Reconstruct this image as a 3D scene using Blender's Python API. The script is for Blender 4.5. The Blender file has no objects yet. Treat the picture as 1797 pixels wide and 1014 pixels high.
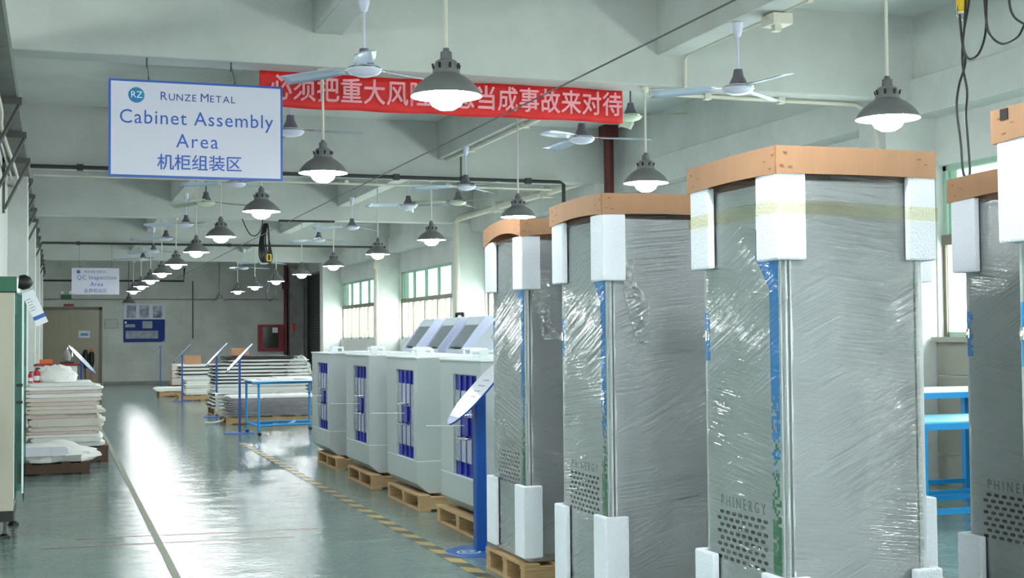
import bpy, bmesh, math, random
from mathutils import Vector, Matrix, Euler, noise
PI = math.pi
SC = bpy.context.scene
COL = SC.collection

# ------------------------------------------------------------------ camera
F_PX, YAW, PITCH, ROLL = 2347.0, .329, .035, .009
fw = Vector((math.sin(YAW)*math.cos(PITCH), math.cos(YAW)*math.cos(PITCH), math.sin(PITCH)))
rt = Vector((math.cos(YAW), -math.sin(YAW), 0)); up = rt.cross(fw)
r2 = rt*math.cos(ROLL) - up*math.sin(ROLL); u2 = rt*math.sin(ROLL) + up*math.cos(ROLL)
cd = bpy.data.cameras.new('camera'); cam = bpy.data.objects.new('camera', cd); COL.objects.link(cam)
cd.sensor_width = 36; cd.lens = 36*F_PX/1797; cd.clip_end = 300; cd.clip_start = .05
M = Matrix.Identity(4)
for i in range(3):
    M[i][0] = r2[i]; M[i][1] = u2[i]; M[i][2] = -fw[i]
M[2][3] = 1.5
cam.matrix_world = M
SC.camera = cam
# ------------------------------------------------------------------ world, exposure
W = bpy.data.worlds.new('daylight'); SC.world = W; W.use_nodes = True
bg = W.node_tree.nodes['Background']; bg.inputs[0].default_value = (.95, 1, .985, 1); bg.inputs[1].default_value = 7.5
SC.view_settings.view_transform = 'Standard'; SC.view_settings.look = 'None'
SC.view_settings.exposure = 1.28; SC.view_settings.gamma = 1.0; SC.view_settings.use_curve_mapping = False
BULB = 80.0
SC.cycles.max_bounces = 10; SC.cycles.transparent_max_bounces = 24
SC.cycles.sample_clamp_indirect = 6.0

# ------------------------------------------------------------------ materials
MATS = {}
def lin(c):
    return tuple(((v/12.92) if v <= .04045 else ((v+.055)/1.055)**2.4) for v in c)
def nmat(name):
    m = bpy.data.materials.new(name); m.use_nodes = True; MATS[name] = m
    nt = m.node_tree; b = nt.nodes['Principled BSDF']
    return m, nt, b
def mat(name, rgb, rough=.6, metal=0, var=0, vscale=3, bump=0, bscale=40, spec=.5, emit=0, alpha=1, stretch=None, var2=None):
    """rgb is sRGB 0..1; var mixes in a darker tone with noise"""
    m, nt, b = nmat(name); N = nt.nodes; L = nt.links
    c = lin(rgb)
    b.inputs['Base Color'].default_value = (*c, 1); b.inputs['Roughness'].default_value = rough
    b.inputs['Metallic'].default_value = metal; b.inputs['Specular IOR Level'].default_value = spec
    if emit:
        b.inputs['Emission Color'].default_value = (*c, 1); b.inputs['Emission Strength'].default_value = emit
    if var or bump:
        tc = N.new('ShaderNodeTexCoord'); mp = N.new('ShaderNodeMapping'); L.new(tc.outputs['Object'], mp.inputs[0])
        if stretch: mp.inputs['Scale'].default_value = stretch
    if var:
        no = N.new('ShaderNodeTexNoise'); no.inputs['Scale'].default_value = vscale; no.inputs['Detail'].default_value = 5; no.inputs['Roughness'].default_value = .65
        L.new(mp.outputs[0], no.inputs[0])
        rp = N.new('ShaderNodeValToRGB'); L.new(no.outputs[0], rp.inputs[0])
        d = lin(var2) if var2 else tuple(v*(1-var) for v in c)
        rp.color_ramp.elements[0].color = (*d, 1); rp.color_ramp.elements[1].color = (*c, 1)
        rp.color_ramp.elements[0].position = .32; rp.color_ramp.elements[1].position = .62
        L.new(rp.outputs[0], b.inputs['Base Color'])
    if bump:
        n2 = N.new('ShaderNodeTexNoise'); n2.inputs['Scale'].default_value = bscale; n2.inputs['Detail'].default_value = 3
        L.new(mp.outputs[0], n2.inputs[0]); bp = N.new('ShaderNodeBump'); bp.inputs['Strength'].default_value = bump; bp.inputs['Distance'].default_value = .01
        L.new(n2.outputs[0], bp.inputs['Height']); L.new(bp.outputs[0], b.inputs['Normal'])
    return m
mat('plaster', (.805, .81, .803), .85, var=.16, vscale=1.1, bump=.25, bscale=9)
mat('ceiling_paint', (.805, .81, .803), .9, var=.14, vscale=.8, bump=.15, bscale=7)
mat('beam_paint', (.755, .76, .753), .85, var=.13, vscale=1.3, bump=.2, bscale=10)
mat('back_plaster', (.74, .76, .74), .9, var=.18, vscale=1.0, bump=.3, bscale=6)
mat('concrete', (.56, .56, .55), .9, var=.3, vscale=2.5, bump=.3)
mat('dado', (.56, .56, .52), .55, var=.1, vscale=2)
mat('film_grey', (.70, .74, .72), .5)
mat('lamp_grey', (.46, .46, .47), .45, metal=.3)
mat('lamp_cap', (.38, .38, .39), .5, metal=.2)
mat('slot_dark', (.08, .08, .08), .8)
mat('enamel', (.95, .95, .95), .35)
mat('cream_pipe', (.80, .78, .73), .5, var=.1, vscale=6)
mat('dark_pipe', (.20, .20, .20), .6)
mat('red_pipe', (.36, .12, .12), .5, var=.3, vscale=6)
mat('fan_white', (.80, .80, .88), .3)
mat('fan_cream', (.74, .77, .68), .4)
mat('fan_grey', (.40, .38, .42), .45)
mat('blade', (.74, .78, .86), .25, metal=.25)
mat('blade_old', (.62, .64, .58), .5)
mat('sign_white', (.78, .77, .84), .35)
mat('sign_blue', (.12, .32, .68), .4)
mat('navy_text', (.16, .22, .55), .4)
mat('teal', (.10, .50, .66), .35, var=.5, vscale=9, var2=(.08, .35, .62))
mat('logo_pale', (.75, .88, .92), .4)
mat('banner_red', (.86, .13, .13), .6, var=.12, vscale=4)
mat('banner_pink', (.93, .62, .66), .6)
mat('cab_grey', (.685, .715, .72), .38, var=.03, vscale=2)
mat('cab_side_lit', (.79, .80, .82), .35)  # lighter than the door; brighter light on this side is put into colour
mat('seam', (.36, .37, .38), .6)
mat('strip_blue', (.08, .55, .82), .35)
mat('pixel_green', (.06, .50, .30), .35)
mat('print_grey', (.40, .43, .43), .5)
mat('foam', (.90, .91, .95), .75, bump=.5, bscale=120)
mat('cardboard', (.66, .495, .37), .75, var=.10, vscale=2, bump=.15, bscale=60, stretch=(6, 6, .3))
mat('card_dark', (.55, .38, .25), .8)
mat('wood', (.72, .59, .43), .75, var=.25, vscale=4, stretch=(1, 8, 8))
mat('wood_dark', (.36, .28, .23), .8, var=.3, vscale=4)
mat('door_blue', (.06, .12, .56), .3)
mat('glassbrick', (.62, .66, .70), .18, var=.35, vscale=28, bump=.6, bscale=30)
mat('silver', (.74, .75, .80), .3, metal=.3)
mat('chrome', (.85, .85, .86), .15, metal=1)
mat('lid_white', (.88, .91, .92), .4)
mat('console', (.84, .89, .93), .35)
mat('console_side', (.80, .83, .92), .35)
mat('screen', (.50, .53, .56), .15)
mat('stand_blue', (.06, .28, .58), .35)
mat('base_blue', (.16, .33, .60), .45)
mat('table_blue', (.08, .50, .75), .35)
mat('table_top', (.38, .72, .83), .3, var=.12, vscale=8)
mat('sheet_white', (.90, .90, .89), .6, bump=.6, bscale=14)
mat('sheet_cream', (.82, .80, .75), .65, bump=.6, bscale=12)
mat('sheet_pink', (.80, .74, .71), .65, bump=.6, bscale=12)
mat('sheet_black', (.10, .10, .10), .6)
mat('sheet_purple', (.48, .44, .48), .35, var=.2, vscale=7)
mat('beige', (.72, .69, .63), .55, var=.05, vscale=40)
mat('green', (.05, .36, .26), .4)
mat('black', (.05, .05, .05), .5)
mat('rubber', (.04, .045, .05), .45)
mat('red', (.75, .10, .12), .4)
mat('dark_red', (.55, .06, .09), .4)
mat('hose_glass', (.16, .19, .16), .15)
mat('paper', (.88, .89, .92), .6)
mat('door_olive', (.50, .48, .38), .3, var=.06, vscale=2)
mat('frame_olive', (.42, .40, .33), .5)
mat('board_blue', (.13, .22, .48), .6, spec=.2)
mat('photo_tone', (.34, .40, .50), .6, var=.6, vscale=3.5, var2=(.75, .76, .78))
mat('photo_pale', (.62, .64, .68), .6, var=.5, vscale=5, var2=(.45, .5, .55))
mat('yellow', (.86, .70, .12), .4)
mat('orange', (.85, .40, .18), .5)
mat('frame_bronze', (.40, .37, .31), .5)
mat('frame_green', (.62, .72, .66), .4)
mat('duct', (.42, .43, .42), .6, var=.25, vscale=3)
mat('bracket', (.34, .34, .33), .6)
mat('oval_white', (.86, .87, .92), .12)
mat('extinguisher', (.72, .07, .10), .3)

def emis(name, col, s):
    m = bpy.data.materials.new(name); m.use_nodes = True; nt = m.node_tree; nt.nodes.clear()
    e = nt.nodes.new('ShaderNodeEmission'); e.inputs[0].default_value = (*col, 1); e.inputs[1].default_value = s
    o = nt.nodes.new('ShaderNodeOutputMaterial'); nt.links.new(e.outputs[0], o.inputs[0]); MATS[name] = m
emis('bulb', (.95, .98, 1.0), BULB)

def brick_mat(name, c1, c2, mortar, sc, w, h, ms=.02):
    m, nt, b = nmat(name); N = nt.nodes; L = nt.links
    tc = N.new('ShaderNodeTexCoord'); sp = N.new('ShaderNodeSeparateXYZ'); L.new(tc.outputs['Object'], sp.inputs[0])
    ad = N.new('ShaderNodeMath'); L.new(sp.outputs[0], ad.inputs[0]); L.new(sp.outputs[1], ad.inputs[1])
    cb = N.new('ShaderNodeCombineXYZ'); L.new(ad.outputs[0], cb.inputs[0]); L.new(sp.outputs[2], cb.inputs[1])
    br = N.new('ShaderNodeTexBrick'); L.new(cb.outputs[0], br.inputs[0])
    br.inputs['Color1'].default_value = (*lin(c1), 1); br.inputs['Color2'].default_value = (*lin(c2), 1); br.inputs['Mortar'].default_value = (*lin(mortar), 1)
    br.inputs['Scale'].default_value = sc; br.inputs['Brick Width'].default_value = w; br.inputs['Row Height'].default_value = h; br.inputs['Mortar Size'].default_value = ms
    no = N.new('ShaderNodeTexNoise'); no.inputs['Scale'].default_value = 1.3; no.inputs['Detail'].default_value = 6; L.new(tc.outputs['Object'], no.inputs[0])
    mr = N.new('ShaderNodeMapRange'); L.new(no.outputs[0], mr.inputs[0]); mr.inputs[1].default_value = .3; mr.inputs[2].default_value = .7; mr.inputs[3].default_value = .8; mr.inputs[4].default_value = 1.05
    mx = N.new('ShaderNodeVectorMath'); mx.operation = 'SCALE'; L.new(br.outputs[0], mx.inputs[0]); L.new(mr.outputs[0], mx.inputs['Scale'])
    L.new(mx.outputs[0], b.inputs['Base Color']); b.inputs['Roughness'].default_value = .85
    bp = N.new('ShaderNodeBump'); bp.inputs['Strength'].default_value = .25; bp.inputs['Distance'].default_value = .01; bp.invert = True
    L.new(br.outputs[1], bp.inputs['Height']); L.new(bp.outputs[0], b.inputs['Normal'])
brick_mat('block_wall', (.76, .77, .75), (.78, .79, .77), (.74, .75, .73), 1, .8, .4, .008)
brick_mat('dark_brick', (.30, .32, .31), (.34, .36, .35), (.22, .23, .22), 1, .3, .09, .01)

def floor_mat():
    m, nt, b = nmat('epoxy_floor'); N = nt.nodes; L = nt.links
    tc = N.new('ShaderNodeTexCoord')
    n1 = N.new('ShaderNodeTexNoise'); n1.inputs['Scale'].default_value = .9; n1.inputs['Detail'].default_value = 8; n1.inputs['Roughness'].default_value = .65; L.new(tc.outputs['Object'], n1.inputs[0])
    r = N.new('ShaderNodeValToRGB'); L.new(n1.outputs[0], r.inputs[0])
    r.color_ramp.elements[0].color = (*lin((.42, .51, .50)), 1); r.color_ramp.elements[0].position = .3
    r.color_ramp.elements[1].color = (*lin((.50, .60, .58)), 1); r.color_ramp.elements[1].position = .7
    L.new(r.outputs[0], b.inputs['Base Color'])
    b.inputs['Roughness'].default_value = .12; b.inputs['Specular IOR Level'].default_value = .4
    n3 = N.new('ShaderNodeTexNoise'); n3.inputs['Scale'].default_value = 5; n3.inputs['Detail'].default_value = 5; L.new(tc.outputs['Object'], n3.inputs[0])
    mr = N.new('ShaderNodeMapRange'); L.new(n3.outputs[0], mr.inputs[0]); mr.inputs[3].default_value = .04; mr.inputs[4].default_value = .13; L.new(mr.outputs[0], b.inputs['Roughness'])
    mp = N.new('ShaderNodeMapping'); L.new(tc.outputs['Object'], mp.inputs[0]); mp.inputs['Scale'].default_value = (1, 1.6, 1)
    n2 = N.new('ShaderNodeTexNoise'); n2.inputs['Scale'].default_value = 20; n2.inputs['Detail'].default_value = 4; n2.inputs['Roughness'].default_value = .55; L.new(mp.outputs[0], n2.inputs[0])
    n4 = N.new('ShaderNodeTexNoise'); n4.inputs['Scale'].default_value = 3.2; n4.inputs['Detail'].default_value = 2; L.new(tc.outputs['Object'], n4.inputs[0])
    ma = N.new('ShaderNodeMath'); ma.operation = 'MULTIPLY_ADD'; ma.inputs[1].default_value = 2.6; L.new(n4.outputs[0], ma.inputs[0]); L.new(n2.outputs[0], ma.inputs[2])
    bp = N.new('ShaderNodeBump'); bp.inputs['Strength'].default_value = .34; bp.inputs['Distance'].default_value = .014
    L.new(ma.outputs[0], bp.inputs['Height']); L.new(bp.outputs[0], b.inputs['Normal'])
    b.inputs['Coat Weight'].default_value = .25; b.inputs['Coat Roughness'].default_value = .08; L.new(bp.outputs[0], b.inputs['Coat Normal'])
floor_mat()

def film_mat(name, base=.055, streak=.23, tilt=.12, tint=(1, 1, 1), seed=0):
    m = bpy.data.materials.new(name); m.use_nodes = True; nt = m.node_tree; N = nt.nodes; L = nt.links; N.clear(); MATS[name] = m
    out = N.new('ShaderNodeOutputMaterial'); tc = N.new('ShaderNodeTexCoord')
    sp = N.new('ShaderNodeSeparateXYZ'); L.new(tc.outputs['Object'], sp.inputs[0])
    # h runs round the cabinet, v is height skewed along h: the pull direction of the film
    h = N.new('ShaderNodeMath'); h.operation = 'SUBTRACT'; L.new(sp.outputs[0], h.inputs[0]); L.new(sp.outputs[1], h.inputs[1])
    def streaks(sk, vs, hs, off):
        mu = N.new('ShaderNodeMath'); mu.operation = 'MULTIPLY_ADD'; L.new(h.outputs[0], mu.inputs[0]); mu.inputs[1].default_value = sk; L.new(sp.outputs[2], mu.inputs[2])
        cb = N.new('ShaderNodeCombineXYZ'); a = N.new('ShaderNodeMath'); a.operation = 'MULTIPLY'; a.inputs[1].default_value = hs; L.new(h.outputs[0], a.inputs[0])
        c = N.new('ShaderNodeMath'); c.operation = 'MULTIPLY'; c.inputs[1].default_value = vs; L.new(mu.outputs[0], c.inputs[0])
        L.new(a.outputs[0], cb.inputs[0]); L.new(c.outputs[0], cb.inputs[1]); cb.inputs[2].default_value = off
        no = N.new('ShaderNodeTexNoise'); no.inputs['Scale'].default_value = 1; no.inputs['Detail'].default_value = 3; no.inputs['Roughness'].default_value = .6; L.new(cb.outputs[0], no.inputs[0])
        return no
    s1 = streaks(tilt, 75, 2.2, seed); s2 = streaks(-.45, 48, 1.6, seed+7)
    big = N.new('ShaderNodeTexNoise'); big.inputs['Scale'].default_value = 2.2; L.new(tc.outputs['Object'], big.inputs[0])
    mb = N.new('ShaderNodeMapRange'); L.new(big.outputs[0], mb.inputs[0]); mb.inputs[1].default_value = .42; mb.inputs[2].default_value = .6
    mx = N.new('ShaderNodeMix'); L.new(mb.outputs[0], mx.inputs[0]); L.new(s1.outputs[0], mx.inputs[2]); L.new(s2.outputs[0], mx.inputs[3])
    bp = N.new('ShaderNodeBump'); bp.inputs['Strength'].default_value = .9; bp.inputs['Distance'].default_value = .016; L.new(mx.outputs[0], bp.inputs['Height'])
    mr = N.new('ShaderNodeMapRange'); L.new(mx.outputs[0], mr.inputs[0]); mr.inputs[1].default_value = .54; mr.inputs[2].default_value = .72; mr.inputs[3].default_value = 0; mr.inputs[4].default_value = streak
    tr = N.new('ShaderNodeBsdfTransparent'); tr.inputs[0].default_value = (.985*tint[0], .99*tint[1], .99*tint[2], 1)
    gl = N.new('ShaderNodeBsdfGlossy'); gl.inputs['Roughness'].default_value = .09; L.new(bp.outputs[0], gl.inputs['Normal']); gl.inputs[0].default_value = (1, 1, 1, 1)
    df = N.new('ShaderNodeBsdfDiffuse'); df.inputs[0].default_value = (.8, .83, .84, 1); L.new(bp.outputs[0], df.inputs[1])
    m1 = N.new('ShaderNodeMixShader'); L.new(mr.outputs[0], m1.inputs[0]); L.new(tr.outputs[0], m1.inputs[1]); L.new(df.outputs[0], m1.inputs[2])
    fr = N.new('ShaderNodeFresnel'); fr.inputs[0].default_value = 1.5; L.new(bp.outputs[0], fr.inputs[1])
    ad = N.new('ShaderNodeMath'); ad.operation = 'ADD'; L.new(fr.outputs[0], ad.inputs[0]); ad.inputs[1].default_value = base; ad.use_clamp = True
    m2 = N.new('ShaderNodeMixShader'); L.new(ad.outputs[0], m2.inputs[0]); L.new(m1.outputs[0], m2.inputs[1]); L.new(gl.outputs[0], m2.inputs[2])
    L.new(m2.outputs[0], out.inputs[0])
film_mat('film'); film_mat('film2', tilt=-.10, seed=3, streak=.20); film_mat('film3', tilt=.22, seed=11, streak=.28, base=.05)
film_mat('film_crumple', base=.22, streak=.6, seed=2)
def glass_mat(name, tint, gl=.06):
    m = bpy.data.materials.new(name); m.use_nodes = True; nt = m.node_tree; N = nt.nodes; L = nt.links; N.clear(); MATS[name] = m
    out = N.new('ShaderNodeOutputMaterial'); tr = N.new('ShaderNodeBsdfTransparent'); tr.inputs[0].default_value = (*tint, 1)
    g = N.new('ShaderNodeBsdfGlossy'); g.inputs['Roughness'].default_value = .05; mx = N.new('ShaderNodeMixShader'); mx.inputs[0].default_value = gl
    L.new(tr.outputs[0], mx.inputs[1]); L.new(g.outputs[0], mx.inputs[2]); L.new(mx.outputs[0], out.inputs[0])
glass_mat('pane_clear', (.92, .97, .95)); glass_mat('pane_green', (.25, .31, .28), .02); glass_mat('guard_glass', (.38, .68, .62), .12)
glass_mat('tape_yellow', (.93, .90, .74), .05)

def hazard_mat():
    m, nt, b = nmat('hazard_tape'); N = nt.nodes; L = nt.links
    tc = N.new('ShaderNodeTexCoord'); wv = N.new('ShaderNodeTexWave'); wv.bands_direction = 'DIAGONAL'; wv.inputs['Scale'].default_value = 1.6
    L.new(tc.outputs['Object'], wv.inputs[0]); r = N.new('ShaderNodeValToRGB'); r.color_ramp.interpolation = 'CONSTANT'; L.new(wv.outputs[0], r.inputs[0])
    r.color_ramp.elements[0].color = (*lin((.30, .30, .27)), 1); r.color_ramp.elements[1].color = (*lin((.72, .64, .38)), 1); r.color_ramp.elements[1].position = .5
    L.new(r.outputs[0], b.inputs['Base Color']); b.inputs['Roughness'].default_value = .35
hazard_mat()
mat('tape_worn', (.52, .52, .40), .5, var=.5, vscale=5, var2=(.40, .49, .46), spec=.25)
mat('red_line', (.52, .36, .37), .4)

# ------------------------------------------------------------------ mesh helpers
class MB:
    def __init__(s): s.bm = bmesh.new()
    def box(s, x0, x1, y0, y1, z0, z1, bev=0, mtx=None):
        r = bmesh.ops.create_cube(s.bm, size=1); vs = r['verts']
        for v in vs:
            v.co = Vector((x0+(v.co.x+.5)*(x1-x0), y0+(v.co.y+.5)*(y1-y0), z0+(v.co.z+.5)*(z1-z0)))
        if bev:
            es = list({e for v in vs for e in v.link_edges})
            rr = bmesh.ops.bevel(s.bm, geom=es, offset=bev, segments=2, affect='EDGES', profile=.6)
            vs = list({v for f in rr['faces'] for v in f.verts} | {v for v in vs if v.is_valid})
        if mtx is not None:
            for v in vs: v.co = mtx @ v.co
        return s
    def tube(s, pts, r, n=8, caps=True, closed=False):
        pts = [Vector(p) for p in pts]; rings = []; nrm = None
        for i, p in enumerate(pts):
            a = pts[i-1] if i > 0 else pts[0]; b = pts[i+1] if i < len(pts)-1 else pts[-1]
            t = (b-a).normalized()
            if nrm is None:
                nrm = t.orthogonal().normalized()
            else:
                nrm = (nrm - t*nrm.dot(t)); nrm = nrm.normalized() if nrm.length > 1e-6 else t.orthogonal().normalized()
            bn = t.cross(nrm); rr = r[i] if isinstance(r, (list, tuple)) else r
            rings.append([s.bm.verts.new(p + (nrm*math.cos(2*PI*k/n) + bn*math.sin(2*PI*k/n))*rr) for k in range(n)])
        for a, b in zip(rings, rings[1:]):
            for k in range(n): s.bm.faces.new((a[k], a[(k+1) % n], b[(k+1) % n], b[k]))
        if caps:
            s.bm.faces.new(rings[0][::-1]); s.bm.faces.new(rings[-1])
        return s
    def lathe(s, prof, n=24, c=(0, 0, 0)):
        rings = []
        for (r, z) in prof:
            if r < 1e-5: rings.append([s.bm.verts.new((c[0], c[1], c[2]+z))])
            else: rings.append([s.bm.verts.new((c[0]+r*math.cos(2*PI*k/n), c[1]+r*math.sin(2*PI*k/n), c[2]+z)) for k in range(n)])
        for a, b in zip(rings, rings[1:]):
            for k in range(n):
                k2 = (k+1) % n
                if len(a) == 1 and len(b) == 1: continue
                if len(a) == 1: s.bm.faces.new((a[0], b[k2], b[k]))
                elif len(b) == 1: s.bm.faces.new((a[k], a[k2], b[0]))
                else: s.bm.faces.new((a[k], a[k2], b[k2], b[k]))
        return s
    def prism(s, poly, axis, a, b):
        """poly: list of 2d points in the two remaining axes (in XYZ order), extruded on axis from a to b"""
        def mk(p, t):
            if axis == 'X': return (t, p[0], p[1])
            if axis == 'Y': return (p[0], t, p[1])
            return (p[0], p[1], t)
        A = [s.bm.verts.new(mk(p, a)) for p in poly]; B = [s.bm.verts.new(mk(p, b)) for p in poly]
        s.bm.faces.new(A); s.bm.faces.new(B[::-1]); n = len(poly)
        for i in range(n): s.bm.faces.new((A[i], B[i], B[(i+1) % n], A[(i+1) % n]))
        return s
    def grid(s, f, nu, nv, wrapu=False):
        V = [[s.bm.verts.new(f(i, j)) for j in range(nv)] for i in range(nu)]
        for i in range(nu if wrapu else nu-1):
            for j in range(nv-1):
                s.bm.faces.new((V[i][j], V[(i+1) % nu][j], V[(i+1) % nu][j+1], V[i][j+1]))
        return V
    def xf(s, mtx):
        for v in s.bm.verts: v.co = mtx @ v.co
        return s
    def build(s, name, m, parent=None, smooth=False, bevel=0):
        bmesh.ops.recalc_face_normals(s.bm, faces=s.bm.faces[:])
        me = bpy.data.meshes.new(name); s.bm.to_mesh(me); s.bm.free()
        me.materials.append(MATS[m])
        if smooth:
            for p in me.polygons: p.use_smooth = True
            try: me.set_sharp_from_angle(angle=math.radians(38))
            except Exception: pass
        o = bpy.data.objects.new(name, me); COL.objects.link(o)
        if parent: o.parent = parent
        if bevel:
            md = o.modifiers.new('bevel', 'BEVEL'); md.width = bevel; md.segments = 2; md.limit_method = 'ANGLE'
        return o
def text(name, body, size, m, parent, mtx, ext=.001, off=0, sx=1, align='CENTER', spacing=1.0, bold=0):
    cu = bpy.data.curves.new(name, 'FONT'); cu.body = body; cu.size = size; cu.extrude = ext; cu.offset = off
    cu.align_x = align; cu.align_y = 'CENTER'; cu.space_character = spacing; cu.resolution_u = 3
    ob = bpy.data.objects.new(name, cu); COL.objects.link(ob)
    bpy.context.view_layer.update(); dg = bpy.context.evaluated_depsgraph_get()
    me = bpy.data.meshes.new_from_object(ob.evaluated_get(dg)); bpy.data.objects.remove(ob); 
    if bold:
        b_ = bmesh.new()
        for dx_, dy_ in ((-bold, -bold*.5), (bold, bold*.5), (0, bold), (0, 0)):
            m2 = me.copy(); m2.transform(Matrix.Translation((dx_, dy_, dx_*.03))); b_.from_mesh(m2); bpy.data.meshes.remove(m2)
        b_.to_mesh(me); b_.free()
    me.transform(mtx @ Matrix.Diagonal((sx, 1, 1, 1))); me.materials.clear(); me.materials.append(MATS[m])
    o = bpy.data.objects.new(name, me); COL.objects.link(o); o.parent = parent
    return o
def facing_cam(x, y, z):      # text plane facing -Y
    return Matrix.Translation((x, y, z)) @ Euler((PI/2, 0, 0)).to_matrix().to_4x4()
def facing_aisle(x, y, z):    # text plane facing -X (reads from far to near)
    return Matrix.Translation((x, y, z)) @ Matrix(((0, 0, -1, 0), (-1, 0, 0, 0), (0, 1, 0, 0), (0, 0, 0, 1)))
def tag(o, label, cat, group=None, kind=None):
    o['label'] = label; o['category'] = cat
    if group: o['group'] = group
    if kind: o['kind'] = kind
    return o
def thing(name, label, cat, loc=(0, 0, 0), rz=0, group=None):
    o = bpy.data.objects.new(name, None); COL.objects.link(o); o.location = loc; o.rotation_euler = (0, 0, rz); o.empty_display_size = .1
    return tag(o, label, cat, group)
def dup(root, loc, rz, label, group=None):
    def cp(o, par):
        c = o.copy(); COL.objects.link(c)
        if par: c.parent = par
        for ch in list(o.children): cp(ch, c)
        return c
    r = cp(root, None); r.location = loc; r.rotation_euler = (0, 0, rz); r['label'] = label
    if group: r['group'] = group
    return r
def S(o):
    o['kind'] = 'structure'; return o
def smooth_path(pts, k=6):
    pts = [Vector(p) for p in pts]; P = [pts[0]] + pts + [pts[-1]]; out = []
    for i in range(1, len(P)-2):
        a, b, c, d = P[i-1:i+3]
        for j in range(k):
            t = j/k
            out.append(.5*((2*b) + (c-a)*t + (2*a-5*b+4*c-d)*t*t + (3*b-a-3*c+d)*t*t*t))
    out.append(pts[-1]); return out

# ================================================================== SETTING
BY = [3.8, 11.2, 18.72, 26.0, 33.2, 40.6]       # beams across the hall
YB = 46.4                                        # back wall
XR = 8.4
S(MB().box(-6, 9, -5, YB+.3, -.2, 0).build('floor', 'epoxy_floor'))
S(MB().box(-6, 9, -5, YB+.3, 4.63, 4.83).build('ceiling', 'ceiling_paint'))
for i, y in enumerate(BY):
    S(MB().box(-6 if i < 2 else -.6, 8.4, y, y+.33, 3.8, 4.64).build('trim_%d' % (i+1), 'beam_paint', bevel=.01))
ys = [-5] + BY + [YB]
n = 7
for i in range(len(ys)-1):
    a = ys[i] + (.33 if i else 0); b = ys[i+1]
    for x in (2.06, 5.26):
        S(MB().box(x, x+.25, a, b, 4.08, 4.64).build('trim_%d' % n, 'beam_paint', bevel=.01)); n += 1
# edge beam along the window wall, with a step
S(MB().box(8.0, 8.4, -5, YB, 3.63, 4.0).box(8.06, 8.4, -5, YB, 4.0, 4.64).build('trim_%d' % n, 'plaster', bevel=.008)); n += 1
# columns of the window wall
for y in BY:
    S(MB().box(7.74, 8.4, y+.02, y+.5, 0, 3.85).build('trim_%d' % n, 'plaster', bevel=.015)); n += 1
for y in BY[2:]:
    S(MB().box(-.62, -.35, y, y+.5, 0, 3.85).build('trim_%d' % n, 'plaster', bevel=.015)); n += 1
S(MB().box(7.62, 8.08, 45.9, YB, 0, 3.9).build('trim_%d' % n, 'concrete')); n += 1
# window wall: low wall, band above the glass, windows between columns
wall = MB()
SILL, HEAD = 1.45, 3.15
wall.box(8.3, 8.55, -5, 41.1, 0, SILL); wall.box(8.3, 8.55, -5, 41.1, HEAD, 3.7)
ends = [(-4.5, 3.82)] + [(BY[i]+.5, BY[i+1]) for i in range(5)]
prev = -5
for (a, b) in ends:
    wall.box(8.3, 8.55, prev, a, SILL, HEAD); prev = b
wall.box(8.3, 8.55, prev, 41.1, SILL, HEAD)
S(wall.build('wall_right', 'plaster'))
S(MB().box(8.3, 8.55, 41.1, YB+.2, 0, 4.0).build('wall_right_shaft', 'dark_brick')).name = 'wall_right.001'
sb = MB()
for z0, z1 in ((0, .28), (.3, .68), (.7, 1.06), (1.08, 1.40)): sb.box(8.27, 8.31, 4.32, 11.2, z0, z1)
S(sb.build('baseboard_right', 'dado', bevel=.004))
S(MB().box(8.2, 8.55, -5, 11.2, SILL-.05, SILL).box(8.2, 8.55, 11.7, 18.7, SILL-.05, SILL).build('trim_%d' % n, 'dado')); n += 1
for i, (a, b) in enumerate(ends):
    fr = MB(); w = .05; X0, X1 = 8.38, 8.44
    fr.box(X0, X1, a, b, SILL, SILL+w); fr.box(X0, X1, a, b, HEAD-w, HEAD); fr.box(X0, X1, a, a+w, SILL, HEAD); fr.box(X0, X1, b-w, b, SILL, HEAD)
    k = 6; st = (b-a)/k
    for j in range(1, k): fr.box(X0, X1, a+j*st-.025, a+j*st+.025, 2.42, HEAD)
    wo = S(fr.build('window_%d' % (i+1), 'frame_green'))
    tr = MB(); tr.box(X0-.03, X1, a, b, 2.36, 2.46)
    for j in range(0, k+1):
        yy = a+j*st; tr.box(X0-.02, X1, max(a, yy-.045), min(b, yy+.045), SILL, 2.4)
        if j < k: tr.box(X0, X1-.01, yy+st/2-.02, yy+st/2+.02, SILL, 2.4)
    tr.build('casement_frame', 'frame_bronze', wo)
    MB().box(8.405, 8.412, a, b, SILL, 2.4).build('lower_panes', 'pane_clear', wo)
    MB().box(8.405, 8.412, a, b, 2.44, HEAD).build('upper_panes', 'pane_green', wo)
# left, back, rear walls
S(MB().box(-.85, -.6, 12.0, YB, 0, 4.64).build('wall_left', 'plaster'))
S(MB().box(-6, -.6, 12.0, 12.2, 0, 4.64).build('wall_left_return', 'plaster')).name = 'wall_left.001'
S(MB().box(-6.2, -6, -5, 12.2, 0, 1.95).box(-6.2, -6, -5, 12.2, 2.85, 4.64).box(-6.2, -6, -5, -4, 1.95, 2.85).box(-6.2, -6, 11, 12.2, 1.95, 2.85).build('wall_left_outer', 'plaster')).name = 'wall_left.002'
w_ = MB().box(-6.14, -6.08, -4, 11, 1.95, 2.01).box(-6.14, -6.08, -4, 11, 2.79, 2.85)  # unseen window, added to light the aisle faces of the near cabinets
for j in range(13): w_.box(-6.14, -6.08, -4+j*1.25-.03, -4+j*1.25+.03, 1.95, 2.85)
w_ = S(w_.build('window_8', 'frame_bronze')); MB().box(-6.115, -6.11, -4, 11, 1.95, 2.85).build('panes', 'pane_clear', w_)
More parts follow.
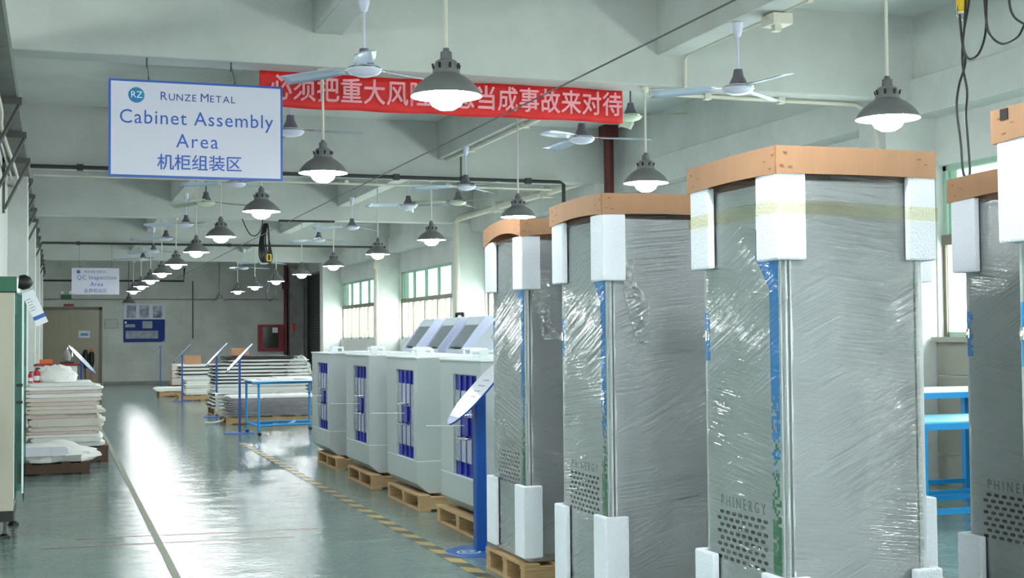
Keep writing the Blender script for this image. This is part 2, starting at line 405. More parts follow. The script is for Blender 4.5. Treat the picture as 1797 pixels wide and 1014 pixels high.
S(MB().box(-6, 9, -5.2, -5, 0, 1.2).box(-6, 9, -5.2, -5, 3.2, 4.64).box(-6, 0, -5.2, -5, 1.2, 3.2).box(5, 9, -5.2, -5, 1.2, 3.2).build('wall_front', 'plaster'))
w_ = MB().box(0, 5, -5.14, -5.08, 1.2, 1.26).box(0, 5, -5.14, -5.08, 3.14, 3.2)  # window added behind the camera to brighten the near cabinet fronts
for j in range(5): w_.box(j*1.25-.03, j*1.25+.03, -5.14, -5.08, 1.2, 3.2)
w_ = S(w_.build('window_7', 'frame_bronze')); MB().box(0, 5, -5.115, -5.11, 1.2, 3.2).build('panes', 'pane_clear', w_)
S(MB().box(-.8, 8.5, YB, YB+.2, 0, 4.64).build('wall_back', 'block_wall'))
S(MB().box(1.5, 7.42, YB-.02, YB, 0, .1).build('baseboard_back', 'concrete'))
# door in the back wall: wide pair of olive leaves
d = S(MB().box(-.56, -.46, YB-.08, YB, 0, 2.58).box(1.36, 1.46, YB-.08, YB, 0, 2.58).box(-.56, 1.46, YB-.08, YB, 2.48, 2.58).build('door_1', 'frame_olive'))
for x0, x1 in ((-.46, .447), (.453, 1.36)):
    lf = MB().box(x0, x1, YB-.06, YB-.01, .02, 2.48).build('door_leaf', 'door_olive', d)
    h = MB().box(.36 if x0 < 0 else .51, .39 if x0 < 0 else .54, YB-.1, YB-.06, .95, 1.25).build('door_handle', 'chrome', lf)
# floor tape
tag(MB().box(2.49, 2.59, 7.0, 19.5, .0005, .003).build('floor_tape', 'hazard_tape'), 'yellow and black striped tape along the floor beside the machine pallets', 'floor tape')
tag(MB().box(.70, .75, 7.0, 25, .0005, .003).build('floor_tape', 'tape_worn'), 'worn yellow tape line along the left side of the aisle', 'floor tape')
tag(MB().box(-.7, 1.1, 10.62, 10.65, .0005, .002).xf(Matrix.Rotation(-.08, 4, 'Z')).build('floor_line', 'red_line'), 'thin red floor line by the beige cabinet, the farther one', 'floor line')
tag(MB().box(-.7, 1.1, 10.22, 10.25, .0005, .002).xf(Matrix.Rotation(-.06, 4, 'Z')).build('floor_line', 'red_line'), 'thin red floor line by the beige cabinet, the nearer one', 'floor line')

# ================================================================== PIPES AND CONDUITS
def pipe(name, label, pts, r, m, clips=None):
    o = MB().tube(pts, r, 10).build(name, m, smooth=True); tag(o, label, 'pipe')
    if clips:
        for c in clips:
            MB().box(c[0]-r*1.5, c[0]+r*1.5, c[1]-r*1.5, c[1]+r*1.5, c[2]-r*1.5, c[2]+r*1.5).build('pipe_clip', m, o)
    return o
pipe('water_pipe', 'dark pipe crossing the ceiling below the second beam and bending down at the right', [(-.32, 18.55, 3.78), (7.1, 18.55, 3.78), (7.16, 18.55, 3.75), (7.16, 18.55, 0)], .028, 'dark_pipe', [(.3, 18.55, 3.78), (2.6, 18.55, 3.78), (4.6, 18.55, 3.78), (5.6, 18.55, 3.78), (6.6, 18.55, 3.78)])
pipe('conduit', 'pale conduit crossing just under the second beam', [(-.28, 18.66, 3.68), (7.02, 18.66, 3.68)], .018, 'cream_pipe', [(1.2, 18.66, 3.7), (3.9, 18.66, 3.7), (5.4, 18.66, 3.7)])
pipe('water_pipe', 'dark pipe crossing the ceiling below the fourth beam', [(-.32, 33.05, 3.77), (7.9, 33.05, 3.77)], .028, 'dark_pipe', [(.5, 33.05, 3.77), (4, 33.05, 3.77)])
pipe('water_pipe', 'thin dark pipe hanging in front of the third beam on the left', [(4.1, 26.02, 3.778), (5.2, 26.02, 3.778)], .022, 'dark_pipe')
pipe('drain_pipe', 'dark red drain pipe standing against the window wall behind the wrapped cabinets', [(7.83, 18.4, 0), (7.83, 18.4, 4.6)], .075, 'red_pipe', [(7.83, 18.4, 4.55)])
pipe('drain_pipe', 'dark red drain pipe in the far corner beside the hose cabinet', [(7.52, 46.2, 0), (7.52, 46.2, 4.0)], .075, 'red_pipe', [(7.52, 46.2, 3.3)])
pipe('drain_pipe', 'cream drain pipe running along the window wall and turning down beside the column', [(7.66, 18.9, 3.86), (7.66, 25.75, 3.86), (7.66, 25.85, 3.8), (7.66, 25.85, 0)], .06, 'cream_pipe', [(7.66, 20.6, 3.86), (7.66, 23.2, 3.86)])
pipe('drain_pipe', 'pale drain pipe down the edge of the column between the two far windows', [(7.68, 33.1, 0), (7.68, 33.1, 3.6)], .05, 'cream_pipe', [(7.68, 33.1, 3.3)])
pipe('conduit', 'cream conduit along the near right ceiling beam, dropping to the lamp beside it', [(5.535, -2, 4.09), (5.535, 11.12, 4.09), (5.53, 11.16, 4.05), (5.53, 11.165, 3.80), (5.50, 11.2, 3.775), (5.24, 11.3, 3.775)], .016, 'cream_pipe', [(5.535, 7.2, 4.09), (5.535, 9.0, 4.09)])
pipe('conduit', 'cream conduit under the nearest beam turning down the column on the right', [(5.3, 11.45, 3.775), (7.55, 11.45, 3.775), (7.64, 11.4, 3.7), (7.66, 11.3, 3.6), (7.66, 11.16, 2.9), (7.66, 11.16, 0)], .022, 'cream_pipe', [(5.9, 11.45, 3.775), (6.7, 11.45, 3.775), (7.66, 11.16, 2.6)])
pipe('conduit', 'cream conduit run along the right ceiling beam beyond the red banner', [(5.38, 11.6, 4.06), (5.38, 18.6, 4.06)], .03, 'cream_pipe', [(5.38, 13, 4.06), (5.38, 15.2, 4.06), (5.38, 17.4, 4.06)])
pipe('conduit', 'dark conduit bracket dropping behind the banner to the second beam', [(5.6, 18.66, 4.5), (5.6, 18.66, 3.7)], .015, 'bracket')
pipe('conduit', 'black conduit across the back wall, stepping up to the ceiling', [(-.4, YB-.03, 3.45), (4.1, YB-.03, 3.45), (4.12, YB-.03, 3.9)], .03, 'dark_pipe')
pipe('conduit', 'thin conduit running down the back wall to a switch', [(3.9+.5, YB-.03, 3.45), (4.4, YB-.03, 1.5)], .02, 'bracket')
pipe('conduit', 'faint conduit running level across the back wall above the notice boards', [(-.4, YB-.03, 2.83), (7.3, YB-.03, 2.83)], .016, 'concrete')
tag(MB().tube([(3.50, -3, 3.30), (3.41, 20, 3.30), (3.40, 40.7, 3.30)], .006, 6).build('suspension_wire', 'bracket'), 'thin dark wire stretched lengthwise under the ceiling across the red banner', 'wire')
jb = MB().box(5.42, 5.60, 9.35, 9.55, 3.98, 4.07, .008).build('junction_box', 'cream_pipe'); tag(jb, 'cream junction box on the ceiling beam beside the nearest right fan', 'junction box')
MB().box(5.46, 5.52, 9.4, 9.46, 3.93, 3.98).build('plug', 'cream_pipe', jb)

# ================================================================== LAMPS
def make_lamp(lit=True):
    t = thing('pendant_lamp', '', 'pendant lamp')
    outer = [(.21, 0), (.209, .006), (.197, .030), (.178, .056), (.152, .083), (.122, .106), (.092, .125), (.082, .135)]
    MB().lathe(outer, 32).build('lamp_shade', 'lamp_grey', t, True)
    MB().lathe([(r-.004, z-.003) for r, z in outer[1:]], 32).build('reflector', 'enamel', t, True)
    h = MB().lathe([(.082, .135), (.080, .15), (.064, .205), (.052, .213), (.0, .213)], 24).build('lamp_housing', 'lamp_grey', t, True)
    v = MB()
    for k in range(8):
        a = k*PI/4
        v.box(-.007, .007, -.004, .004, 0, .032, mtx=Matrix.Rotation(a, 4, 'Z') @ Matrix.Translation((0, -.0765, .158)) @ Matrix.Rotation(.24, 4, 'X'))
    v.build('vent_slots', 'slot_dark', h)
    MB().lathe([(.0, .21), (.036, .212), (.034, .262), (.020, .268), (.018, .285), (.0, .285)], 16).build('lamp_socket', 'lamp_cap', t, True)
    if lit:
        MB().lathe([(.0, -.082), (.045, -.076), (.086, -.052), (.108, -.012), (.108, .02), (.085, .055), (.05, .085), (.035, .12)], 24).build('light_bulb', 'bulb', t, True)
    return t
def rod(t, h, m='cream_pipe'):
    MB().tube([(0, 0, .27), (0, 0, h)], .011, 8).lathe([(.0, h), (.045, h), (.04, h-.03), (.014, h-.05)], 12).build('rod', m, t, True)
LY = [-3.3, .4, 4.0, 7.5, 11.32, 14.95, 18.82, 22.25, 26.1, 29.7, 33.35, 37.1, 40.8]  # positions before the nearest visible lamp are added to light the near cabinets
ZL = 2.905
orders = ['third added out of view behind the camera', 'second added out of view behind the camera', 'one added out of view beside the camera', 'nearest', 'second', 'third', 'fourth', 'fifth', 'sixth', 'seventh', 'eighth', 'ninth', 'farthest']
for side, X in (('left', 2.165), ('right', 5.19)):
    for i, y in enumerate(LY):
        t = make_lamp()
        t.location = (X, y, ZL)
        top = 3.8 if i % 2 == 0 else 4.63
        rod(t, top-ZL)
        t['label'] = ('lit grey pendant lamp, %s in the %s row counted from the camera' % (orders[i], side))
        t['group'] = 'lit pendant lamps in two rows'
for (X, y, z, lab) in ((2.25, 45.2, 2.68, 'unlit grey pendant lamp at the far end of the left row above the boards'), (4.85, 42.6, 2.66, 'unlit grey pendant lamp at the far end near the back wall centre')):
    t = make_lamp(False); t.location = (X, y, z); t['label'] = lab; t['group'] = 'unlit pendant lamps'
    rod(t, 4.63-z, 'bracket')

# ================================================================== CEILING FANS
def make_fan(old=False):
    t = thing('ceiling_fan', '', 'ceiling fan')
    hm = 'fan_cream' if old else 'fan_white'
    MB().lathe([(0, -.055), (.06, -.052), (.11, -.035), (.132, -.012), (.132, .006), (.118, .02), (.06, .03), (0, .03)], 28).build('motor_housing', hm, t, True)
    MB().lathe([(.133, -.002), (.137, .002), (.133, .008)], 28).build('trim_ring', 'chrome', t, True)
    MB().lathe([(.075, .03), (.07, .05), (.045, .10), (.035, .155), (0, .16)], 20).build('lower_canopy', 'fan_grey', t, True)
    for k in range(3):
        a = k*2*PI/3
        m = Matrix.Rotation(a, 4, 'Z')
        b = MB()
        def f(i, j):
            x = .19 + i*.53/8; w = .055+.025*min(1, i/3); 
            y = (-1+2*j/4)*w; z = .012 - .012*(y/w)**2*1.0 + y*.22 - .003*i
            return Vector((x, y, z))
        b.grid(f, 9, 5); o = b.xf(m).build('blade', 'blade_old' if old else 'blade', t, True)
        md = o.modifiers.new('thick', 'SOLIDIFY'); md.thickness = .003
        MB().box(.11, .24, -.018, .018, .005, .012).xf(m).build('blade_arm', 'chrome' if not old else 'fan_grey', o)
    return t
fans = [ # x, y, z, angle, topZ, old, label
 (2.20, 9.85, 3.52, 258, 4.08, 0, 'white ceiling fan hanging in front of the red banner, nearest of the left row'),
 (5.34, 9.80, 3.53, 152, 4.08, 0, 'white ceiling fan nearest of the right row, beside the junction box'),
 (5.14, 12.78, 3.53, -22, 4.63, 0, 'white ceiling fan just below the right end of the red banner'),
 (6.28, 14.1, 4.02, -48, 4.63, 1, 'old cream ceiling fan high beside the right end of the red banner'),
 (2.18, 13.08, 3.53, -15, 4.63, 0, 'white ceiling fan half hidden behind the right edge of the large white sign'),
 (5.26, 17.3, 3.53, 165, 4.08, 0, 'white ceiling fan in the right row in front of the second beam'),
 (5.95, 20.0, 3.60, 175, 4.63, 1, 'old dark-stemmed ceiling fan just beyond the second beam on the right'),
 (5.20, 20.2, 3.54, 195, 4.63, 0, 'white ceiling fan hanging in the right row beyond the second beam'),
 (5.16, 24.2, 3.53, 40, 4.08, 0, 'white ceiling fan in the right row in front of the third beam'),
 (5.16, 27.5, 3.53, 15, 4.63, 0, 'white ceiling fan in the right row beyond the third beam'),
 (2.23, 17.7, 3.53, 170, 4.08, 0, 'white ceiling fan peeking out below the large white sign'),
 (2.12, 20.3, 3.53, 130, 4.63, 1, 'old greenish ceiling fan in the left row, just behind the sign'),
 (2.18, 24.2, 3.53, 175, 4.08, 0, 'white ceiling fan in the left row before the third beam'),
 (2.10, 27.7, 3.53, 160, 4.63, 0, 'white ceiling fan in the left row beyond the third beam'),
 (2.14, 31.9, 3.53, 20, 4.08, 0, 'white ceiling fan in the left row before the fourth beam'),
 (2.08, 34.8, 3.53, 50, 4.63, 0, 'white ceiling fan in the left row beyond the fourth beam, farthest left'),
 (5.15, 39.0, 3.53, -10, 4.08, 0, 'white ceiling fan farthest away in the right row'),
 (5.27, 36.0, 3.53, 30, 4.63, 0, 'white ceiling fan next to the dangling far crane cables'),
]
for (x, y, z, a, top, old, lab) in fans:
    t = make_fan(old); t.location = (x, y, z); t.rotation_euler = (0, 0, math.radians(a)); t['label'] = lab; t['group'] = 'ceiling fans'
    h = top-z
    MB().tube([(0, 0, .15), (0, 0, h-.02)], .011, 8).build('rod', 'fan_grey' if old else 'fan_white', t, True)
    MB().lathe([(0, h-.005), (.045, h-.005), (.042, h-.06), (.03, h-.11), (.014, h-.125)], 16).build('upper_canopy', 'fan_grey' if old else 'fan_white', t, True)

# ================================================================== SIGNS
YS = 11.0
s = thing('hanging_sign', 'large white sign reading Cabinet Assembly Area hanging from the nearest beam', 'sign', (1.08, YS, 2.79))
k = YS/10.0
w2, hh = .623*k+.003, .71*k
H = hh
MB().box(-w2, w2, 0, .02, 0, H).build('sign_panel', 'sign_blue', s)
MB().box(-w2+.018, w2-.018, -.002, .001, .018, H-.018).build('sign_face', 'sign_white', s)
text('lettering', 'Cabinet Assembly', .158, 'sign_blue', s, facing_cam(0, -.004, H*.612), spacing=1.1, sx=.96)
text('lettering', 'Area', .158, 'sign_blue', s, facing_cam(0, -.004, H*.378), spacing=1.16, sx=.96)
text('lettering', '机柜组装区', .135, 'sign_blue', s, facing_cam(.02, -.004, H*.15), spacing=1.0, bold=.0015)
xx = -.288
for wd in ('RUNZE', 'METAL'):
    for k_, ch in enumerate(wd):
        o = text('lettering', ch, .098 if k_ == 0 else .080, 'navy_text', s, Matrix.Identity(4), align='LEFT')
        x0_ = min(v.co.x for v in o.data.vertices); x1_ = max(v.co.x for v in o.data.vertices); yb_ = min(v.co.y for v in o.data.vertices)
        o.data.transform(facing_cam(xx, -.004, H*.80) @ Matrix.Translation((-x0_, -yb_, 0))); xx += (x1_-x0_) + .0125
    xx += .022
lg = MB().lathe([(0, 0), (.062, 0), (.062, .004), (0, .004)], 32).xf(Matrix.Translation((-.475, -.001, H*.84)) @ Euler((PI/2, 0, 0)).to_matrix().to_4x4()).build('emblem', 'teal', s)
text('lettering', 'RZ', .075, 'logo_pale', lg, facing_cam(-.475, -.007, H*.84) @ Matrix.Shear('XY', 4, (.2, 0)))
for x in (-.38, .30):
    MB().tube([(x, .01, H), (x, .01, H+.03), (x, .25, 3.79-2.79)], .003, 5).build('wire', 'bracket', s)
    MB().tube([(x, .01, H-.03), (x, .01, H+.03)], .007, 6).build('hook', 'bracket', s)
    MB().tube([(x, .25, .93), (x, .25, 1.01)], .007, 6).build('hook', 'bracket', s)

q = thing('hanging_sign', 'small far white sign reading QC Inspection Area near the back wall', 'sign', (.97, 36, 2.66))
MB().box(-.585, .585, 0, .02, 0, .68).build('sign_panel', 'sign_white', q)
text('lettering', 'QC Inspection', .15, 'sign_blue', q, facing_cam(.03, -.003, .43), spacing=1.1)
text('lettering', 'Area', .15, 'sign_blue', q, facing_cam(.03, -.003, .26), spacing=1.1)
text('lettering', 'RUNZE METAL', .075, 'navy_text', q, facing_cam(0, -.003, .58), spacing=1.1)
text('lettering', '品质检验区', .11, 'sign_blue', q, facing_cam(.0, -.003, .09), spacing=1.1)
MB().lathe([(0, 0), (.05, 0), (.05, .004), (0, .004)], 20).xf(Matrix.Translation((-.42, -.001, .58)) @ Euler((PI/2, 0, 0)).to_matrix().to_4x4()).build('emblem', 'teal', q)
for x in (-.4, .4): MB().tube([(x, .01, .66), (x, .01, 4.63-2.66)], .004, 5).build('wire', 'bracket', q)

b = thing('banner', 'long red cloth banner with pale Chinese lettering hung under the nearest beam', 'banner', (3.35, 11.52, 3.49))
bb = MB()
def fb(i, j):
    x = -1.70 + 3.40*i/60; z = .31*j/6
    return Vector((x, .012*math.sin(x*5)+.006*math.sin(x*17+z*9), z - .004*math.sin(x*9)))
bb.grid(fb, 61, 7); bo = bb.build('banner_cloth', 'banner_red', b, True)
md = bo.modifiers.new('thick', 'SOLIDIFY'); md.thickness = .004
chars = '必须把重大风险隐患当成事故来对待'
for i, ch in enumerate(chars):
    x = -1.52 + i*(3.10/(len(chars)-1))
    text('lettering', ch, .235, 'banner_pink', b, facing_cam(x, -.036, .150), bold=.0045, sx=.86)

# ================================================================== WRAPPED CABINETS
BW, BD, ZT = .62, .64, 2.10
rnd = random.Random(4)
def pallet(name_label, loc, wx, wy, group='wooden pallets', m='wood', h=.14, rz=0):
    t = thing('pallet', name_label, 'pallet', loc, rz, group)
    for i in range(5):
        x = i*(wx-.1)/4
        MB().box(x, x+.1, 0, wy, h-.018, h).build('deck_board', m, t, bevel=.002)
    for j in range(3):
        y = j*(wy-.09)/2
        MB().box(0, wx, y, y+.09, h-.038, h-.018).build('cross_board', m, t, bevel=.002)
        MB().box(0.004, wx-.004, y+.003, y+.087, .018, h-.038).build('stringer', m, t, bevel=.003)
    for i in range(3):
        x = i*(wx-.1)/2
        MB().box(x, x+.1, 0, wy, 0, .018).build('bottom_board', m, t, bevel=.002)
    return t
def capsule(mb, x, y, z, hw, hh):
    P = []
    for k in range(5): a = -PI/2 + PI*k/4; P.append((y+hw-hh+hh*math.cos(a), z+hh*math.sin(a)))
    for k in range(5): a = PI/2 + PI*k/4; P.append((y-hw+hh+hh*math.cos(a), z+hh*math.sin(a)))
    mb.prism(P, 'X', x-.0015, x)
def wrapped(loc, label, film='film', seed=1, curve=.012, tape=False, row=True):
    R = random.Random(seed)
    t = thing('wrapped_cabinet', label, 'cabinet', loc, 0, 'tall wrapped cabinets')
    MB().box(.012, BW, .0, BD, .18, ZT-.02).box(.02, BW-.02, .02, BD-.02, .14, .18).build('body', 'cab_side_lit', t, bevel=.006)
    dr = MB().box(0, .018, .012, BD-.006, .19, ZT-.03).build('door', 'cab_grey', t, bevel=.003)
    sp = MB().box(.03, BW-.045, -.004, .01, .2, ZT-.04).build('side_panel', 'cab_side_lit', t, bevel=.002)
    MB().box(.022, .028, -.0035, .01, .2, ZT-.04).box(BW-.043, BW-.036, -.0035, .01, .2, ZT-.04).build('panel_gap', 'seam', t)
    # blue graphic running down by the near edge of the door
    st = MB(); x = -.0012
    top = [(.195, 2.0), (.19, 2.015), (.175, 2.025), (.03, 2.03), (.03, 1.3), (.095, 1.3), (.095, 1.67), (.195, 1.79)]
    st.prism(top, 'X', x, .001)
    c = .0125
    for iz in range(28):
        z = 1.3 - (iz+1)*c*1.0; f = 1 - iz/27
        for iy in range(5):
            if R.random() < (.35+.65*f if iy < 3 else f): st.box(x, .001, .03+iy*c, .03+(iy+1)*c+.0003, z, z+c+.0003)
    st.build('graphic_strip', 'strip_blue', dr)
    g = MB()
    for iz in range(40):
        z = .585 + iz*c
        f = max(0, 1 - iz/34)
        for iy in range(5):
            p = .25+.9*f if iy in (1, 2) else f*1.05
            if R.random() < p*(.5 if iz > 30 else 1): g.box(x, .001, .03+iy*c, .03+(iy+1)*c+.0003, z, z+c+.0003)
    g.build('graphic_strip', 'pixel_green', dr)
    MB().prism([(.192, 1.90), (.192, 1.98), (.18, 2.015), (.15, 2.02), (.15, 1.99), (.165, 1.985), (.17, 1.95), (.15, 1.93), (.15, 1.91)], 'X', x-.001, x).build('drop_emblem', 'enamel', dr)
    hs = MB()
    for iz in range(16):
        z = 1.39 + iz*c
        for iy in range(3):
            edge = iy == 0 and R.random() < .45
            if not edge and R.random() < .93: hs.box(x, .001, BD-.050+iy*c, BD-.050+(iy+1)*c+.0003, z, z+c+.0003)
    hs.build('graphic_strip', 'strip_blue', dr)
    MB().box(-.012, 0, BD-.035, BD-.015, 1.47, 1.515, .003).tube([(-.016, BD-.025, 1.485), (-.012, BD-.025, 1.50)], .007, 8).build('lock', 'chrome', dr)
    vt = MB()
    for r_ in range(8):
        for q_ in range(8):
            capsule(vt, -.0005, .145 + q_*.0505 + (.0 if r_ % 2 == 0 else .0) + (.0 if r_ % 2 == 0 else .022) + .004, .779 - r_*.0262, .016, .0070)
    vt.build('vent_slots', 'slot_dark', dr)
    text('lettering', 'PHINERGY', .062, 'print_grey', dr, facing_aisle(-.001, .33, .823), spacing=1.6, sx=.86, ext=.0005)
    # foam corner guards
    for top_ in (True, False):
        z0, z1 = (1.775, ZT) if top_ else (.17, .60)
        for (cx, cy, sx, sy) in ((0, 0, 1, 1), (BW, 0, -1, 1), (0, BD, 1, -1), (BW, BD, -1, -1)):
            T = .04; la = .125; lb = .085; G = .009
            dz = R.uniform(-.008, .008)
            P = [(cx-sx*T, cy-sy*T), (cx+sx*lb, cy-sy*T), (cx+sx*lb, cy-sy*G), (cx-sx*G, cy-sy*G), (cx-sx*G, cy+sy*la), (cx-sx*T, cy+sy*la)]
            MB().prism(P, 'Z', z0+dz, z1 if top_ else z1+dz).build('foam_corner', 'foam', t, bevel=.008)
    # cardboard tray on top, its skirt bowing
    o = .042; X0, X1, Y0, Y1 = -o, BW+o, -o, BD+o+.02
    per = []
    nseg = 14
    for k in range(nseg): per.append((X0, Y1 + (Y0-Y1)*k/nseg, k/nseg, 0))
    for k in range(nseg): per.append((X0+(X1-X0)*k/nseg, Y0, k/nseg, 1))
    for k in range(nseg): per.append((X1, Y0+(Y1-Y0)*k/nseg, k/nseg, 2))
    for k in range(nseg): per.append((X1+(X0-X1)*k/nseg, Y1, k/nseg, 3))
    cb = MB(); bm = cb.bm
    def hz(p):
        k, side = p[2], p[3]
        amp = curve if side in (0, 2) else curve*.5
        return amp*(4*k*(1-k)) - (curve*.6 if side == 0 else 0)*(1-k)**2
    A = []; Bv = []; C2 = []; D2 = []
    for p in per:
        z = hz(p); bow = .006*math.sin(p[2]*PI)
        dx = -bow if p[3] == 0 else (bow if p[3] == 2 else 0); dy = -bow if p[3] == 1 else (bow if p[3] == 3 else 0)
        A.append(bm.verts.new((p[0]+dx, p[1]+dy, 2.095+z))); Bv.append(bm.verts.new((p[0]+dx*.5, p[1]+dy*.5, 2.2+z*.6)))
        ix = p[0]+(.004 if p[3] == 0 or p[0] == X0 else (-.004 if p[3] == 2 or p[0] == X1 else 0)); iy = p[1]+(.004 if p[1] == Y0 else (-.004 if p[1] == Y1 else 0))
        C2.append(bm.verts.new((ix+dx, iy+dy, 2.095+z))); D2.append(bm.verts.new((ix, iy, 2.192)))
    N_ = len(per)
    for k in range(N_):
        k2 = (k+1) % N_
        bm.faces.new((A[k], A[k2], Bv[k2], Bv[k])); bm.faces.new((C2[k2], C2[k], D2[k], D2[k2])); bm.faces.new((A[k2], A[k], C2[k], C2[k2]))
    mid = bm.verts.new(((X0+X1)/2, (Y0+Y1)/2, 2.2+curve*.5)); mid2 = bm.verts.new(((X0+X1)/2, (Y0+Y1)/2, 2.19))
    for k in range(N_):
        bm.faces.new((Bv[k], Bv[(k+1) % N_], mid)); bm.faces.new((D2[(k+1) % N_], D2[k], mid2))
    cc = cb.build('cardboard_cap', 'cardboard', t)
    sm = MB()
    for (yy, zz) in ((.02, .0), (.06, .03), (.0, .05)):
        sm.box(X0-.003, X0+.001, Y1-.05-yy, Y1-.035-yy, 2.115+zz, 2.12+zz); sm.box(X0-.003, X0+.001, Y0+.02+yy, Y0+.035+yy, 2.115+zz, 2.12+zz)
    for (xx, zz) in ((.015, .0), (.05, -.005), (.03, .05), (BW+.03, .02), (BW+.0, .04)):
        sm.box(X0+xx, X0+xx+.014, Y0-.004, Y0+.001, 2.125+zz, 2.13+zz)
    sm.box(X0-.003, X0+.001, Y0+.001, Y0+.006, 2.10, 2.2)
    sm.build('staples', 'card_dark', cc)
    if seed == 17: MB().box(X0-.004, X0+.001, Y1-.085, Y1-.05, 2.16, 2.195).build('hand_hole', 'slot_dark', cc)
    # stretch film hull
    fb_ = MB(); nz = 70; pern = 96
    Wd, Dp = BW/2, BD/2
    def off(z):
        a = max(0, min(1, (z-1.70)/.10)); b_ = max(0, min(1, (.66-z)/.10))
        s_ = max(a*a*(3-2*a), b_*b_*(3-2*b_))
        return .004
    def ff(i, j):
        z = .15 + (2.105-.15)*j/(nz-1)
        a = 2*PI*i/pern; ca, sa = math.cos(a), math.sin(a)
        e = .12
        x = (abs(ca)**e)*(1 if ca > 0 else -1); y = (abs(sa)**e)*(1 if sa > 0 else -1)
        o_ = off(z) + .0012*noise.noise(Vector((x*2+seed, y*2+a, z*9))) + .0008*noise.noise(Vector((a*3, seed, z*40+a*6)))
        if z < .2: o_ += .0
        return Vector((Wd + x*(Wd+o_+.002), Dp + y*(Dp+o_+.002), z))
    fb_.grid(ff, pern, nz, True)
    fo = fb_.build('stretch_film', film, t, True)
    for p in fo.data.polygons: p.use_smooth = True
    # torn tail of film bunched down the side
    if not tape:
        tl = MB(); zt0 = R.uniform(1.88, 1.98)
        def ft(i, j):
            v = i/30; w_ = .028+.03*abs(math.sin(v*5+seed)); d3 = Vector((i*.5+seed, j*1.7, seed))
            return Vector((.10+.05*v+.03*math.sin(v*4+seed)+(j/6-.5)*w_*2+.012*noise.noise(d3), -.022-.016*noise.noise(d3*1.7+Vector((5, 0, 0))), zt0-.42*v+.012*noise.noise(d3*1.3)))
        tl.grid(ft, 31, 7); tl.build('film_tail', 'film_crumple', t, True)
    if tape:
        tp = MB(); o_ = .0455
        P = [(-o_, BD+o_, 1.965), (-o_, -o_, 1.975), (BW+o_, -o_, 1.955), (BW+o_, BD+o_, 1.96)]
        for a_, b_ in zip(P, P[1:]+P[:1]):
            v = [tp.bm.verts.new((a_[0], a_[1], a_[2]-.026)), tp.bm.verts.new((b_[0], b_[1], b_[2]-.026)), tp.bm.verts.new((b_[0], b_[1], b_[2]+.026)), tp.bm.verts.new((a_[0], a_[1], a_[2]+.026))]
            tp.bm.faces.new(v)
        tp.build('tape_band', 'tape_yellow', t)
    return t
cabs = [
 ((2.575, 4.41, 0), 'large film-wrapped grey cabinet in the foreground with yellow tape band under its cardboard cap', 'film', 21, .006, True),
 ((2.59, 6.12, 0), 'film-wrapped grey cabinet in the middle of the aisle-side row of three', 'film2', 5, .014, False),
 ((2.68, 7.60, 0), 'film-wrapped grey cabinet farthest along the aisle, on a bare wooden pallet beside the blue-footed sign', 'film3', 9, .045, False),
 ((3.915, 4.45, 0), 'film-wrapped grey cabinet in the back row at the right, below the hanging black cable loop', 'film', 13, .012, False),
 ((2.845, 2.80, 0), 'film-wrapped grey cabinet cut by the right picture edge, only cap and foam corner showing', 'film2', 17, .008, False),
 ((3.87, 6.2, 0), 'film-wrapped grey cabinet almost hidden behind the foreground one, cap corner showing', 'film3', 19, .01, False),
]
for (loc, lab, fm, sd, cv, tp) in cabs:
    wrapped(loc, lab, fm, sd, cv, tp)
    pl = 'pallet under the ' + lab.split(' grey cabinet')[1].strip() if False else None
plab = ['pale wooden pallet under the large foreground wrapped cabinet', 'wooden pallet under the middle wrapped cabinet of the aisle row',
        'bare wooden pallet under the farthest wrapped cabinet, beside the blue sign base', 'wooden pallet under the wrapped cabinet standing in the back row at right',
        'wooden pallet under the wrapped cabinet at the right picture edge', 'wooden pallet under the wrapped cabinet hidden behind the foreground one']
for (loc, *_), pb in zip(cabs, plab):
    pallet(pb, (loc[0]-.04, loc[1]-.05, 0), BW+.22, BD+.12)

